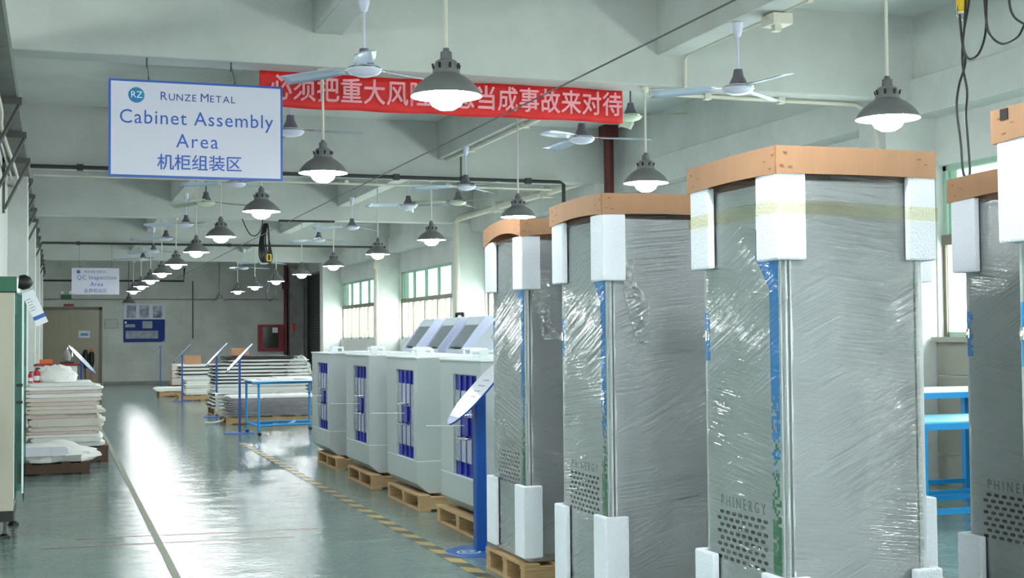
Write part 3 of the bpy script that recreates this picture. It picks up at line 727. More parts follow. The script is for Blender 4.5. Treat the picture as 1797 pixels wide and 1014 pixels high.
# ================================================================== LOW GREY CABINETS WITH BLUE DOORS
def make_power():
    t = thing('equipment_cabinet', '', 'cabinet')
    DX, DY, Z0, Z1 = .92, 1.10, .14, 1.325
    ya, yb, za, zb = .12, .74, .375, 1.205       # door opening, y from the near corner
    MB().box(.09, DX, 0, DY, .42, Z1-.015).box(0, .09, 0, ya, .42, Z1-.015).box(0, .09, yb, DY, .42, Z1-.015).box(0, .09, ya, yb, zb, Z1-.015).build('body', 'cab_grey', t)
    MB().prism([(0, .42), (0, .225), (.1, Z0), (DX, Z0), (DX, .42)], 'Y', 0, DY).build('plinth', 'cab_grey', t)
    MB().box(-.002, DX, -.002, DY, .415, .421).build('plinth_joint', 'lid_white', t)
    MB().box(-.01, DX+.01, -.01, DY+.01, Z1-.015, Z1).build('roof_panel', 'lid_white', t, bevel=.003)
    d = MB().box(.022, .085, ya, yb, .421, zb).build('door', 'door_blue', t)
    w = (yb-ya)/6.4
    for k in range(4):
        y0 = ya + .02 + k*(yb-ya-.02)/4; 
        if k in (0, 3): MB().box(.012, .023, y0, y0+(yb-ya)/4-.012, .53, 1.08).build('louvre_panel', 'glassbrick', d)
        else:
            for (z0, z1) in ((.53, .72), (.88, 1.08)): MB().box(.012, .023, y0+.01, y0+(yb-ya)/4-.025, z0, z1).build('silver_panel', 'silver', d)
        MB().box(.008, .023, y0-.028, y0-.012, .43, zb-.01).build('door_rib', 'door_blue', d)
    ym = (ya+yb)/2
    for z in (.72, .90):
        MB().tube(smooth_path([(.02, ym-.11, z), (-.045, ym-.1, z), (-.05, ym, z), (-.045, ym+.08, z), (.02, ym+.1, z)], 4), .008, 8).build('handle', 'chrome', d, True)
    MB().box(.0, .022, ym-.08, ym+.08, .74, .88).build('lock_plate', 'door_blue', d)
    MB().tube([(.02, ym+.01, .815), (-.30, ym+.02, .822)], .0035, 6).build('key_rod', 'enamel', d)
    # fittings on the roof
    MB().tube([(.2, .2, Z1), (.2, .2, Z1+.055), (.2, .9, Z1+.055), (.2, .9, Z1)], .012, 8).build('roof_rail', 'lid_white', t, True)
    MB().tube([(.7, .2, Z1), (.7, .2, Z1+.055), (.7, .9, Z1+.055), (.7, .9, Z1)], .012, 8).build('roof_rail', 'lid_white', t, True)
    MB().prism([(.10, Z1), (.17, Z1), (.17, Z1+.06), (.155, Z1+.075), (.115, Z1+.075), (.10, Z1+.06)], 'Y', .34, .37).build('lifting_lug', 'lid_white', t)
    MB().box(.3, .6, .3, .8, Z1, Z1+.012).build('roof_plate', 'lid_white', t)
    return t
p0 = make_power()
spots = [(2.97, 9.42, 'nearest of the four low grey cabinets with blue door, behind the oval sign stand'),
         (2.97, 11.28, 'second nearest of the four low grey cabinets with blue panelled door'),
         (2.97, 13.16, 'third of the four low grey cabinets with blue door, counted from the camera'),
         (2.99, 15.30, 'farthest low grey cabinet with blue door, beside the blue wheeled frame')]
for i, (x, y, lab) in enumerate(spots):
    if i == 0: p0.location = (x, y, 0); p0['label'] = lab; p0['group'] = 'low grey cabinets with blue doors'
    else: dup(p0, (x, y, 0), 0, lab, 'low grey cabinets with blue doors')
for i, (x, y) in enumerate(((2.93, 9.35), (2.95, 11.13), (2.95, 12.95), (3.0, 14.95))):
    pallet('wooden pallet under the %s low grey cabinet with blue door' % ['nearest', 'second', 'third', 'farthest'][i], (x, y, 0), 1.0, 1.18)

# slanted consoles behind
def make_console():
    t = thing('console', '', 'cabinet')
    P = [(0, 0), (.9, 0), (.9, 1.72), (.26, 1.72), (0, 1.38), (-.06, 1.3)]
    W_ = .62
    y0, y1 = .06, W_-.06
    MB().prism([(0, 0), (.9, 0), (.9, 1.72), (.28, 1.72), (0, 1.36)], 'Y', 0, .03).prism([(0, 0), (.9, 0), (.9, 1.72), (.28, 1.72), (0, 1.36)], 'Y', W_-.03, W_).build('side_wall', 'console_side', t)
    MB().box(0, .9, .03, W_-.03, 0, 1.36).prism([(.9, 1.36), (.9, 1.715), (.28, 1.715), (.225, 1.64), (.25, 1.36)], 'Y', .03, W_-.03).build('shell', 'console', t)
    MB().prism([(.04, 1.385), (.24, 1.642), (.26, 1.62), (.08, 1.37)], 'Y', .04, W_-.04).build('screen', 'screen', t)
    return t
c0 = make_console()
for i, (y, lab) in enumerate(((13.7, 'white slant-fronted console behind the low cabinets, nearest of three'), (14.63, 'white slant-fronted console behind the low cabinets, middle of three'), (15.66, 'white slant-fronted console behind the low cabinets, farthest of three'))):
    if i == 0: c0.location = (4.1, y, 0); c0['label'] = lab; c0['group'] = 'slant-fronted consoles'
    else: dup(c0, (4.1, y, 0), 0, lab, 'slant-fronted consoles')
tag(MB().box(4.05, 4.9, 12.2, 13.2, 0, 1.36).prism([(4.05, 1.36), (4.9, 1.36), (4.9, 1.70), (4.33, 1.70)], 'Y', 12.2, 13.2).build('console', 'console', bevel=.005), 'white slant-topped console without a screen, beside the farthest wrapped cabinet', 'cabinet')
kh = MB().tube([(4.45, 14.8, 1.725), (4.45, 14.8, 1.76), (4.45, 15.05, 1.765), (4.45, 15.05, 1.725)], .02, 8).build('black_handle', 'black', None, True)
tag(kh, 'small black handle lying on top of the middle console', 'handle')

# ================================================================== OVAL SIGN STANDS
def stand(loc, label, flip=1, r=.017, hh_=1.10, L=.30, Wd=.17, base=.25, wide=False, base_box=False):
    t = thing('sign_stand', label, 'sign stand', loc, 0 if flip > 0 else math.radians(166), 'oval sign stands')
    if wide: MB().box(-.04, .04, -.04, .04, .01, hh_).build('pole', 'stand_blue', t, bevel=.01)
    else: MB().box(-r, r, -r, r, .01, hh_).build('pole', 'stand_blue', t)
    bs = MB().lathe([(0, 0), (base, 0), (base, .006), (base-.01, .012), (0, .014)], 40).build('base_plate', 'base_blue', t)
    if wide:
        MB().lathe([(.07, .0145), (.085, .0145), (.085, .0155), (.07, .0155), (.07, .0145)], 28).xf(Matrix.Translation((-.1, -.05, 0))).build('emblem', 'logo_pale', bs)
        text('lettering', 'RZ', .08, 'logo_pale', bs, Matrix.Translation((-.1, -.05, .015)))
    m = Matrix.Translation((0, 0, hh_+.02)) @ Euler((0, -math.radians(47), 0)).to_matrix().to_4x4()
    def oval(a, b, z0, z1, cx=0):
        P = [(cx+a*math.cos(2*PI*k/40), b*math.sin(2*PI*k/40)) for k in range(40)]
        return MB().prism(P, 'Z', z0, z1).xf(m)
    bd = oval(L, Wd, 0, .012).build('oval_board', 'stand_blue', t)
    P = [(L*.995*math.cos(2*PI*k/40), Wd*.98*math.sin(2*PI*k/40)) for k in range(40)]
    P = [(max(-L*.80, min(L*.80, x)), y) for x, y in P]
    MB().prism(P, 'Z', .012, .014).xf(m).build('notice_sheet', 'oval_white', bd)
    pr = MB()
    for k in range(5): pr.box(-.12+.05*k, -.112+.05*k, -.09, .05+.01*(k % 2), .0145, .015, mtx=m)
    pr.build('printed_lines', 'print_grey', bd)
    return t
stand((2.80, 8.93, 0), 'blue sign stand with oval white board and round blue base, nearest, beside the wrapped cabinet', 1, hh_=1.10, L=.32, Wd=.20, wide=True)
stand((2.77, 21.55, 0), 'slim blue sign stand with oval board in front of the film-wrapped pallet stack', 1, hh_=1.16, L=.31, Wd=.17)
stand((2.93, 26.2, 0), 'slim blue sign stand with bright oval board at the black and white sheet stack', 1, hh_=1.16, L=.31, Wd=.17)
stand((2.88, 33.0, 0), 'slim blue sign stand by the far white sheet stack', 1, hh_=1.12, L=.31, Wd=.09)
stand((2.95, 41.0, 0), 'slim blue sign stand farthest away, near the back wall', 1, hh_=1.3, L=.31, Wd=.06)
stand((.42, 24.0, 0), 'slim blue sign stand with oval board behind the left sheet pile', -1, hh_=1.14, L=.33, Wd=.17)

# ================================================================== STACKS OF SHEETS
def sheet(x0, x1, y0, y1, z0, th, m, label, cat, group, seed, sag=.012, name='packed_sheet'):
    R = random.Random(seed); b_ = MB(); nx, ny = 16, 5
    jx0, jx1 = R.uniform(-.03, .03), R.uniform(-.07, .05); jy = R.uniform(-.03, .02)
    def P(i, j, top):
        u, v = i/(nx-1), j/(ny-1)
        x = x0+jx0+(x1+jx1-x0-jx0)*u; y = y0+jy+(y1-y0)*v
        e = noise.noise(Vector((u*4, v*3, x0*3+y0)))*sag*.4
        e2 = noise.noise(Vector((u*9+seed, v*3, seed*2.3+4)))*.012
        z = z0 + (th if top else 0) + e
        if u in (0., 1.): z += (-.25 if top else .25)*th
        if v in (0., 1.): y += e2*1.5
        return Vector((x+e2*(1 if u in (0., 1.) else 0)*5, y, z))
    T = b_.grid(lambda i, j: P(i, j, True), nx, ny); Bm = b_.grid(lambda i, j: P(i, j, False), nx, ny)
    bm = b_.bm
    for i in range(nx-1):
        bm.faces.new((T[i][0], T[i+1][0], Bm[i+1][0], Bm[i][0])); bm.faces.new((T[i+1][-1], T[i][-1], Bm[i][-1], Bm[i+1][-1]))
    for j in range(ny-1):
        bm.faces.new((T[0][j+1], T[0][j], Bm[0][j], Bm[0][j+1])); bm.faces.new((T[-1][j], T[-1][j+1], Bm[-1][j+1], Bm[-1][j]))
    o = b_.build(name, m, None, True); tag(o, label, cat, group); return o
# left pile
pallet('dark wooden pallet under the tall pile of wrapped sheets on the left', (-.33, 17.2, 0), .95, 1.1, m='wood_dark', h=.20)
z = .20; R = random.Random(2)
cols = ['sheet_white', 'sheet_white', 'sheet_white', 'sheet_pink', 'sheet_cream', 'sheet_cream', 'sheet_pink', 'sheet_cream', 'sheet_cream', 'sheet_pink', 'sheet_cream', 'sheet_white', 'sheet_pink', 'sheet_white', 'sheet_white']
for i, c in enumerate(cols):
    th = .098 if i == 5 else R.uniform(.034, .062)
    if z+th > .99: th = max(.03, .99-z)
    if z > .985: break
    sheet(-.33, .53, 17.18, 18.3, z, th-.003, c, 'flat wrapped sheet in the tall pale pile by the left wall', 'wrapped sheet', 'sheets in the left pile', i+1); z += th
ztop = z
# plastic bag on top
def blob(name, label, cat, c, rx, ry, rz_, m, seed, amp=.25, group=None):
    b_ = MB(); nu, nv = 28, 14
    def f(i, j):
        a = 2*PI*i/nu; p = PI*j/(nv-1)
        d_ = Vector((math.cos(a)*math.sin(p), math.sin(a)*math.sin(p), math.cos(p)))
        k_ = 1 + amp*noise.noise(d_*2.2+Vector((seed, 0, 0))) + amp*.4*noise.noise(d_*6+Vector((seed, 3, 0)))
        z_ = max(d_.z, -.35)
        return Vector((c[0]+d_.x*rx*k_, c[1]+d_.y*ry*k_, c[2]+(z_+.35)*rz_*k_*.74))
    b_.grid(f, nu, nv, True)
    bmesh.ops.remove_doubles(b_.bm, verts=b_.bm.verts[:], dist=.0005)
    o = b_.build(name, m, None, True); tag(o, label, cat, group); return o
blob('plastic_bag', 'crumpled translucent white plastic bag lying on top of the left sheet pile', 'bag', (.0, 17.6, ztop), .25, .25, .2, 'sheet_white', 3)
# fire extinguishers left
for i, (x, y, s_) in enumerate(((-.22, 17.45, .8), (-.29, 17.35, .6))):
    t = thing('fire_extinguisher', ['larger red fire extinguisher beside the plastic bag on the left', 'smaller red fire extinguisher half hidden at the green-edged cabinet'][i], 'fire extinguisher', (x, y, ztop+.002), 0, 'red extinguishers')
    MB().lathe([(0, 0), (.045*s_, 0), (.045*s_, .15*s_), (.03*s_, .19*s_), (.012*s_, .2*s_), (0, .2*s_)], 16).build('cylinder', 'extinguisher', t, True)
    MB().lathe([(.0455*s_, .03*s_), (.0465*s_, .03*s_), (.0465*s_, .1*s_), (.0455*s_, .1*s_)], 16).build('paper_label', 'paper', t)
    MB().box(-.01, .05*s_, -.008, .008, .2*s_, .225*s_).build('valve', 'black', t)
# low pallet in front
pallet('low dark wooden pallet with a white bag on it, beside the green-edged cabinet', (-.55, 15.75, 0), .92, .95, m='wood_dark', h=.14)
blob('padded_bundle', 'white padded plastic bundle on the low pallet at the left', 'bundle', (-.04, 16.15, .142), .50, .45, .20, 'sheet_white', 8, .22)
sheet(-.42, .2, 15.68, 15.74, .22, .10, 'paper', 'bluish paper sleeve leaning on the low white bundle', 'paper sleeve', None, 37, .02, 'paper_sleeve')
# small table behind left pile
t = thing('work_table', 'small white table with dark red top far left behind the sheet pile', 'table', (-.28, 26.0, 0))
MB().box(-.1, .72, 0, .6, 1.02, 1.06).build('tabletop', 'dark_red', t); MB().box(0, .66, .05, .55, 0, 1.02).build('cabinet_base', 'paper', t)
tag(MB().box(-.28, -.05, 26.1, 26.3, 1.06, 1.14, .01).build('tool_box', 'orange'), 'orange box on the small far left table', 'box')
t = thing('desk_device', 'dark device with round grey head on the small far left table', 'device', (.2, 26.2, 1.062))
MB().box(-.12, .12, -.08, .08, 0, .03).build('base', 'black', t); MB().lathe([(0, .03), (.06, .05), (.08, .12), (.05, .2), (.02, .26), (0, .26)], 14).build('head', 'concrete', t, True)
# brooms by door
for i, (x, m_, lab) in enumerate(((.93, 'dark_red', 'dark mop standing upside down by the back door'), (1.12, 'orange', 'black brush with orange top standing by the back door'))):
    t = thing('broom', lab, 'broom', (x, YB-.35, 0))
    MB().tube([(0, 0, 0), (0, .05, 1.0)], .018, 8).build('handle', m_, t)
    MB().lathe([(0, .55), (.04, .55), (.085, .75), (.09, 1.0), (.06, 1.1), (0, 1.1)], 12).build('bristles', 'black', t, True)
    MB().lathe([(0, 1.1), (.06, 1.1), (.05, 1.17), (0, 1.17)], 12).build('cap', m_ if i else 'black', t, True)

# --- right side stacks
pallet('wooden pallet under the film-wrapped dark sheets behind the blue frame', (2.80, 23.6, 0), 1.7, 1.0)
z = .14
for i in range(9):
    sheet(2.86, 4.4, 23.62, 24.6, z, .036, 'sheet_purple' if i < 8 else 'sheet_white', 'flat purplish sheet in the low film-wrapped stack', 'sheet', 'sheets in the low wrapped stack', 60+i, .008); z += .039
b_ = MB()
def fw_(i, j):
    a = 2*PI*i/64; ca, sa = math.cos(a), math.sin(a); e = .15
    x = (abs(ca)**e)*(1 if ca > 0 else -1); y = (abs(sa)**e)*(1 if sa > 0 else -1)
    zz = .142+.38*j/11
    kk = .02*noise.noise(Vector((x*4+a*2, y*4, zz*12)))
    return Vector((3.60+x*(.88+kk), 24.1+y*(.58+kk), zz))
b_.grid(fw_, 64, 12, True)
o = b_.build('stretch_film', 'film3', None, True); tag(o, 'clear stretch film around the low stack of purplish sheets', 'stretch film')
pallet('wooden pallet under the tall black and white sheet stack', (2.9, 26.4, 0), 1.9, 1.1)
z = .14; R = random.Random(8); i = 0
while z < 1.12:
    blk = i % 2 == 1; th = .028 if blk else R.uniform(.035, .055)
    if .45 < z < .6: blk = False
    x0 = 2.9 if z < .95 else 3.15; x1 = (4.75 if not blk else R.uniform(3.9, 4.4))
    if z > 1.05: blk = True; x1 = 4.5
    sheet(x0, x1, 26.4, 27.4, z, th-.003, 'sheet_black' if blk else 'sheet_white', 'black board in the tall sheet stack on the right of the aisle' if blk else 'white foam-wrapped board in the tall stack on the right of the aisle', 'sheet', 'boards in the tall stack', 90+i, .016); z += th; i += 1
zt = z
blob('plastic_bag', 'crumpled clear plastic bag bulging at the right end of the tall stack', 'bag', (4.55, 26.35, .72), .24, .22, .4, 'film3', 5)
tag(MB().box(3.28, 3.62, 26.7, 27.0, zt+.01, zt+.15, .004).build('cardboard_box', 'cardboard'), 'small brown cardboard box on top of the tall black and white stack', 'box')
pallet('wooden pallet under the far sheet stack beside the blue stands', (2.82, 33.3, 0), 1.15, 1.0)
z = .14; i = 0; R = random.Random(5)
while z < .84:
    blk = z > .6 and i % 2 == 1; th = .03 if blk else R.uniform(.04, .06)
    sheet(2.84+(.12 if z < .5 else 0), 3.9, 33.3, 34.2, z, th-.003, 'sheet_black' if blk else ('sheet_white' if i % 3 else 'sheet_cream'), 'black board in the far sheet stack' if blk else 'white wrapped sheet in the far stack beyond the tall one', 'sheet', 'boards in the far stack', 140+i, .02); z += th; i += 1
tag(MB().box(3.0, 3.38, 33.6, 34.0, z+.01, z+.22, .004).build('cardboard_box', 'cardboard'), 'brown cardboard box standing on the far sheet stack', 'box')
pallet('low wooden pallet with one white bundle, farthest along the aisle', (2.55, 35.9, 0), .9, .9, m='wood')
sheet(2.45, 3.4, 35.85, 36.8, .14, .09, 'sheet_white', 'white bundle on the farthest low pallet', 'bundle', None, 171, .02, 'padded_bundle')
for k, zz in enumerate((.12, .34, .55)):
    tag(MB().box(3.3, 4.2, 41.2, 41.9, zz, zz+.2, .006).build('carton', 'sheet_pink'), 'pinkish carton stacked near the back wall, %s' % ['bottom one', 'middle one', 'top one'][k], 'box', 'pinkish cartons')
pallet('dark pallet under the pinkish cartons near the back wall', (3.25, 41.1, 0), 1.0, .9, m='wood_dark', h=.12)
tag(MB().box(4.72, 4.98, 25.6, 25.9, .62, .84, .004).box(4.7, 5.0, 25.58, 25.92, 0, .62, .004).build('cardboard_box', 'cardboard'), 'brown carton at the right end of the tall stack', 'box')
tag(MB().tube(smooth_path([(2.5, 24.1, .02), (2.62, 24.0, .02), (2.75, 23.9, .05), (2.8, 23.8, .1)], 4), .02, 6).build('film_scrap', 'sheet_white'), 'scrap of white film trailing on the floor at the low stack', 'film scrap')

# blue wheeled frame
t = thing('cart_frame', 'blue tubular wheeled frame standing behind the row of low cabinets', 'cart', (2.95, 20.65, 0))
def fr_(pts, nm, r=.02): return MB().tube(pts, r, 8).build(nm, 'table_blue', t, True)
for (x, y) in ((0, .05), (-.08, .85), (.95, .25), (.95, 1.0)):
    MB().tube([(x, y, .09), (x, y, .84)], .018, 8).build('leg', 'table_blue', t, True)
    c = MB().box(x-.02, x+.02, y-.02, y+.02, .05, .1).build('caster', 'table_blue', t)
    MB().lathe([(0, -.012), (.03, -.012), (.03, .012), (0, .012)], 14).xf(Matrix.Translation((x+.01, y, .0305)) @ Euler((PI/2, 0, 0)).to_matrix().to_4x4()).build('wheel', 'rubber', c)
MB().box(-.1, 1.0, .02, 1.02, .83, .85).build('tabletop', 'lid_white', t)
fr_([(-.1, .02, .81), (1.0, .22, .81)], 'top_rail'); fr_([(-.1, .9, .81), (1.0, 1.0, .81)], 'top_rail')
fr_([(0, .05, .16), (.95, .25, .16)], 'lower_rail'); fr_([(-.08, .85, .16), (.95, 1.0, .16)], 'lower_rail'); fr_([(0, .05, .16), (-.08, .85, .16)], 'lower_rail')
fr_([(.45, .14, .16), (.7, .95, .16)], 'lower_rail')
for i, (a, b2, z) in enumerate(((.05, .55, .852), (.3, .85, .872))):
    tag(MB().box(2.95+a, 2.95+b2, 20.8+i*.1, 21.3+i*.1, z, z+.018, mtx=None).build('drawing_folder', 'paper'), ['pale folder lying on the blue frame, lower of two', 'pale folder lying on the blue frame, upper of two'][i], 'folder')

# ================================================================== BEIGE MACHINE AT LEFT
t = thing('machine_cabinet', 'beige machine cabinet with green top and glass side at the left edge', 'machine', (-.30, 10.85, 0))
MB().box(-.85, 0, 0, .9, .21, 1.87).build('body', 'beige', t, bevel=.004)
MB().box(-.85, 0, 0, .9, .13, .21).build('plinth', 'black', t)
MB().box(-.86, .02, -.01, .92, 1.87, 1.985).build('top_cover', 'green', t, bevel=.004)
MB().box(-.86, .02, -.008, .92, 1.862, 1.87).build('top_seal', 'black', t)
gp = MB()
P = [(.02, .35), (.35, .24), (1.05, .5), (1.05, 1.86), (.02, 1.86)]
gp.prism(P, 'X', .062, .068).box(.004, .062, .0, .006, .36, 1.86).box(.004, .062, .55, .556, .36, 1.86); g_ = gp.build('glass_guard', 'guard_glass', t)
MB().box(.058, .072, -.004, .012, .34, 1.86).box(.0, .006, -.004, .006, .3, 1.86).build('guard_frame', 'lid_white', g_)
MB().box(.004, .012, .1, .9, .28, .7).box(.004, .012, .1, .9, 1.3, 1.7).build('green_panel', 'green', t)
for z in (1.02, 1.15): MB().box(.02, .065, -.02, .0, z, z+.02).build('latch', 'black', g_)
for (x, y) in ((-.06, .06), (-.7, .06), (-.02, .8)):
    f_ = MB().tube([(x, y, .03), (x, y, .14)], .012, 8).build('levelling_foot', 'bracket', t); MB().lathe([(0, 0), (.045, 0), (.04, .02), (.02, .035), (0, .035)], 16).xf(Matrix.Translation((x, y, 0))).build('foot_pad', 'rubber', f_)
MB().lathe([(0, -.02), (.05, -.018), (.06, .02), (.045, .06), (.01, .085), (0, .085)], 18).xf(Matrix.Translation((.05, .04, 1.945)) @ Euler((0, math.radians(95), 0)).to_matrix().to_4x4()).build('alarm_horn', 'black', t, True)
tg = thing('paper_tag', 'white paper tag with blue band hanging from the black horn of the beige cabinet', 'tag', (-.2, 10.83, 1.86))
m_ = Matrix.Rotation(math.radians(24), 4, 'Y')
m_ = Matrix.Rotation(math.radians(-24), 4, 'Y')
MB().box(-.045, .045, 0, .002, -.26, .01).xf(m_).build('tag_sheet', 'paper', tg)
MB().box(-.045, .045, -.001, 0, -.215, -.185).xf(m_).build('blue_band', 'sign_blue', tg)
ln = MB()
for k in range(5): ln.box(-.035, .0+.008*(k % 2), -.001, 0, -.05-.022*k, -.046-.022*k)
ln.xf(m_).build('printed_lines', 'print_grey', tg)
cb_ = MB().tube(smooth_path([(-.52, 10.84, 1.0), (-.46, 10.80, .93), (-.43, 10.78, .8), (-.45, 10.78, .7), (-.52, 10.8, .62), (-.47, 10.79, .55)], 6), .008, 8).tube(smooth_path([(-.55, 10.84, .98), (-.44, 10.80, .95), (-.425, 10.78, .75), (-.46, 10.8, .58)], 6), .006, 8)
o = cb_.build('power_cable', 'rubber', None, True); tag(o, 'black cable looping down the front of the beige cabinet', 'cable')
tg = MB().box(-.46, -.43, 10.785, 10.788, .50, .6, mtx=None).build('cable_tag', 'paper'); tag(tg, 'small white tag with blue top on the black cable', 'tag')
MB().box(-.46, -.43, 10.783, 10.7855, .57, .6).build('blue_band', 'sign_blue', tg)

# cable tray along left wall, top
t = thing('cable_duct', 'grey metal duct running along the left wall under the ceiling on brackets', 'duct', (0, 0, 0))
MB().box(-.595, -.33, 7, 45.5, 3.66, 3.8).build('duct_body', 'duct', t)
for i in range(16):
    y = 12.6+i*2.1
    m_ = MB().box(-.598, -.29, y, y+.06, 3.60, 3.66)
    m_.tube([(-.575, y+.03, 3.05), (-.31, y+.03, 3.6)], .02, 6); m_.box(-.598, -.57, y, y+.06, 3.0, 3.66)
    m_.build('bracket', 'bracket', t)
o = MB().tube(smooth_path([(-.5, 9, 3.6), (-.45, 12, 3.5), (-.5, 14, 3.56), (-.44, 17, 3.46), (-.5, 20, 3.55), (-.46, 25, 3.5)], 6), .02, 6).tube([(-.55, 9, 3.5), (-.5, 25, 3.52)], .014, 6).build('wall_conduit', 'cream_pipe', None, True)
tag(o, 'pale conduit pair sagging below the duct on the left wall', 'pipe')

# ================================================================== BACK WALL ITEMS
t = thing('notice_board', 'white wall board holding three dark posters on the back wall', 'notice board', (2.81, YB-.03, 2.17))
MB().box(-.67, .67, 0, .03, 0, .51).build('board', 'sign_white', t)
for x in (-.42, .0, .43): MB().box(x-.15, x+.15, -.006, 0, .04, .46).build('poster', 'photo_tone', t)
t = thing('notice_board', 'blue wall board with small photos below the white board', 'notice board', (2.81, YB-.03, 1.40))
MB().box(-.67, .67, 0, .03, 0, .76).build('board', 'board_blue', t)
MB().box(-.6, .45, -.004, 0, .12, .38).build('photo_strip', 'photo_pale', t); MB().box(-.06, .26, -.004, 0, .46, .70).build('photo', 'photo_pale', t)
MB().box(-.62, -.3, -.004, 0, .5, .6).build('heading', 'photo_tone', t)
MB().lathe([(0, 0), (.035, 0), (.035, .004), (0, .004)], 16).xf(Matrix.Translation((-.6, 0, .66)) @ Euler((PI/2, 0, 0)).to_matrix().to_4x4()).build('emblem', 'enamel', t)
t = thing('wall_notice', 'small thin-framed grey notice on the back wall beside the door', 'notice', (1.75, YB-.02, 1.87))
MB().box(-.22, .22, 0, .02, 0, .3).build('frame', 'bracket', t); MB().box(-.21, .21, -.003, 0, .01, .29).build('sheet', 'back_plaster', t)
t = thing('door_notice', 'pale blue notice stuck on the back door', 'notice', (.9, YB-.068, 1.56))
MB().box(-.18, .18, 0, .006, 0, .24).build('sheet', 'sign_white', t); MB().box(-.12, .12, -.002, 0, .07, .15).build('printed_band', 'teal', t)
tag(MB().box(.25, .57, YB-.03, YB, 2.60, 2.68).build('door_plate', 'dark_red'), 'dull red plate above the back door', 'sign')
t = thing('exit_light', 'small dark green exit light with two heads above the back door', 'emergency light', (.33, YB-.05, 2.9))
MB().box(-.16, .16, 0, .05, -.06, .08).build('sign_box', 'green', t)
for x in (-.13, .13): MB().lathe([(0, 0), (.05, 0), (.035, -.06), (0, -.07)], 12).xf(Matrix.Translation((x, .02, .16)) @ Euler((PI/2, 0, 0)).to_matrix().to_4x4()).build('lamp_head', 'enamel', t, True)
t = thing('fire_hose_cabinet', 'red fire hose cabinet with dark glass door on the back wall', 'fire cabinet', (7.0, YB-.21, 1.06))
MB().box(-.42, .42, .02, .2, 0, .9).build('box', 'dark_red', t)
d_ = MB().box(-.42, -.27, -.01, .02, 0, .9).box(.27, .42, -.01, .02, 0, .9).box(-.27, .27, -.01, .02, 0, .1).box(-.27, .27, -.01, .02, .82, .9).build('door', 'dark_red', t)
MB().box(-.27, .27, .0, .01, .1, .82).build('pane', 'hose_glass', d_); MB().box(.05, .24, -.003, 0, .62, .8).build('paper_label', 'paper', d_)
tag(MB().box(7.7, 7.78, 45.85, 45.9, 1.7, 2.0).build('alarm_box', 'red'), 'small red alarm box on the concrete column in the far corner', 'alarm')

# ================================================================== HOISTS / CABLES
def cables(name, label, loops, r=.006, m='rubber'):
    b_ = MB()
    for L_ in loops: b_.tube(smooth_path(L_, 8), r, 8)
    o = b_.build(name, m, None, True); tag(o, label, 'cable'); return o
YH = 6.0
def H_(px, py, y=YH):      # point at depth y
    a0 = px-898.5; b0 = 507-py; ca, sa = math.cos(ROLL), math.sin(ROLL)
    a = a0*ca+b0*sa; b1 = -a0*sa+b0*ca
    d_ = fw*F_PX+rt*a+up*b1; t_ = y/d_.y
    return Vector((d_.x*t_, y, 1.5+d_.z*t_))
cables('festoon_cable', 'long thin black cable loop hanging above the wrapped cabinets at top right', [[H_(1684, 25), H_(1688, 70), H_(1694, 110), H_(1683, 150), H_(1679, 190), H_(1686, 250), H_(1690, 300), H_(1697, 313), H_(1702, 300), H_(1698, 240), H_(1695, 200), H_(1697, 160), H_(1689, 110), H_(1691, 60), H_(1700, 5), H_(1702, -40)]], .0065)
cables('festoon_cable', 'black cable hanging in wide swags at the top right corner', [[H_(1696, -40, 5.97), H_(1693, 40, 5.97), H_(1690, 80, 5.97), H_(1700, 103, 5.97), H_(1717, 95, 5.97), H_(1729, 60, 5.97), H_(1731, 10, 5.97), H_(1731, -40, 5.97)], [H_(1726, -40, 5.94), H_(1730, 30, 5.94), H_(1738, 62, 5.94), H_(1760, 77, 5.94), H_(1785, 66, 5.94), H_(1797, 45, 5.94), H_(1815, 10, 5.94), H_(1820, -40, 5.94)], [H_(1770, -40, 5.9), H_(1773, 15, 5.9), H_(1790, 38, 5.9), H_(1810, 35, 5.9), H_(1835, -40, 5.9)]], .0065)
p_ = H_(1689, 10, 6.03)
t = thing('cable_trolley', 'yellow cable trolley clamp at the top of the hanging black cables', 'trolley', p_)
MB().box(-.03, .03, -.02, .02, -.035, .09, .008).build('clamp_body', 'yellow', t); MB().tube(smooth_path([(-.03, 0, .0), (-.035, 0, -.06), (0, 0, -.08), (.02, 0, -.05)], 5), .003, 6).build('wire_hook', 'chrome', t)
MB().tube([(0, 0, .08), (0, 0, 4.63-p_.z)], .008, 6).build('suspension_rod', 'bracket', t)
ct = MB().box(4.2, 7.5, 5.98, 6.06, 4.44, 4.5).build('cable_rail', 'bracket'); tag(ct, 'thin steel rail above the picture carrying the black cable swags', 'rail')
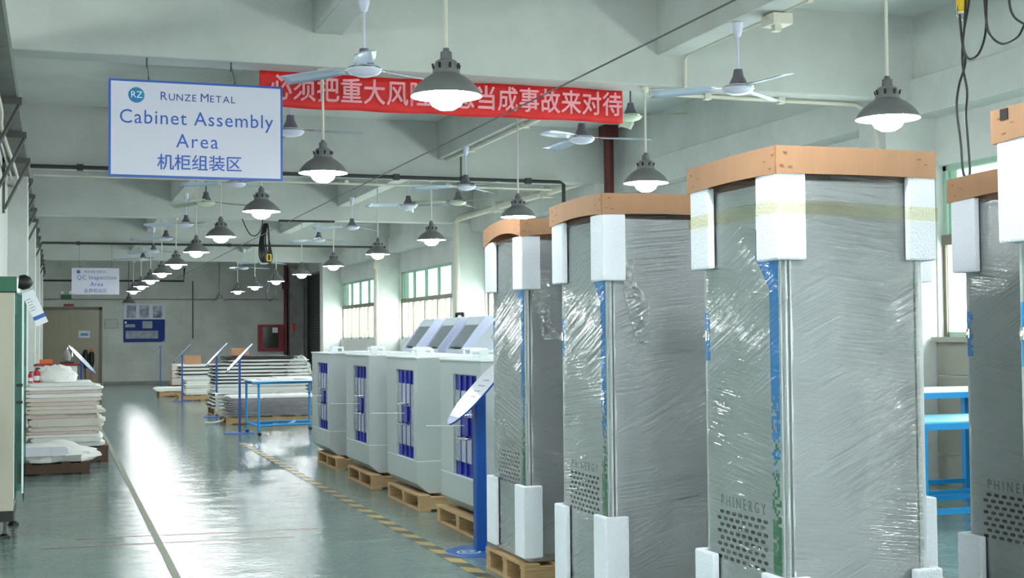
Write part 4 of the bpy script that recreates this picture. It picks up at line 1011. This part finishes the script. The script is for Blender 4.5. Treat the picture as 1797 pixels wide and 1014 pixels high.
# far bundle
Y2 = 26.6
fl = []
R = random.Random(6)
for k in range(6):
    dx = k*3
    fl.append([H_(463+dx*.4, 392, Y2), H_(456+dx*.6+R.uniform(-1, 1), 420, Y2-.02*k), H_(455+dx, 448, Y2-.02*k), H_(462+dx*.8, 460, Y2), H_(470+dx*.5, 450, Y2), H_(472, 420, Y2), H_(470, 394, Y2)])
cables('cable_bundle', 'bundle of black crane cables hanging from the third beam over the aisle', fl, .014)
p_ = H_(472, 452, Y2-.12)
t = thing('hand_control', 'yellow hand control dangling at the end of the far black cable bundle', 'control', p_); MB().box(-.05, .05, -.03, .03, -.07, .07, .01).build('control_body', 'yellow', t)
MB().box(-.02, .02, -.035, -.03, -.05, .05).build('buttons', 'black', t)
lp = [H_(473, 460, Y2-.12), H_(477, 480, Y2-.12), H_(470, 505, Y2-.12), H_(468, 522, Y2-.12), H_(475, 527, Y2-.12), H_(483, 518, Y2-.12), H_(484, 505, Y2-.12)]
MB().tube(smooth_path([q_-p_ for q_ in lp], 8), .009, 8).build('control_cable', 'rubber', t, True)
cables('hanging_cable', 'thin dark cable sagging from the third beam beside the far cable bundle', [[H_(425, 384, 26.0), H_(432, 400, 26.0), H_(440, 412, 26.0), H_(450, 413, 26.0), H_(458, 402, 26.0), H_(461, 386, 26.0)]], .01)

# ================================================================== BLUE TABLES AT RIGHT
def table(loc, w_, d_, h_, label, m_='table_top', rz=0):
    t = thing('work_table', label, 'table', loc, rz, 'blue steel work tables')
    MB().box(0, w_, 0, d_, h_-.012, h_).build('tabletop', m_, t)
    MB().box(0, w_, 0, .04, h_-.06, h_-.012).box(0, w_, d_-.04, d_, h_-.06, h_-.012).box(0, .04, .04, d_-.04, h_-.06, h_-.012).box(w_-.04, w_, .04, d_-.04, h_-.06, h_-.012).build('top_frame', 'table_blue', t)
    for x in (0.01, w_-.07):
        for y in (.01, d_-.07):
            MB().box(x, x+.06, y, y+.06, 0, h_-.06).build('leg', 'table_blue', t)
    MB().box(.02, w_-.02, .02, .06, .12, .16).box(.02, w_-.02, d_-.06, d_-.02, .12, .16).box(.02, .06, .06, d_-.06, .12, .16).build('lower_frame', 'table_blue', t)
    return t
table((6.15, 8.55, 0), 1.3, .8, .82, 'blue steel work table with pale worn top between the wrapped cabinets')
table((6.85, 9.55, 0), 1.1, .8, 1.0, 'taller blue steel table with white top against the window wall', 'lid_white')
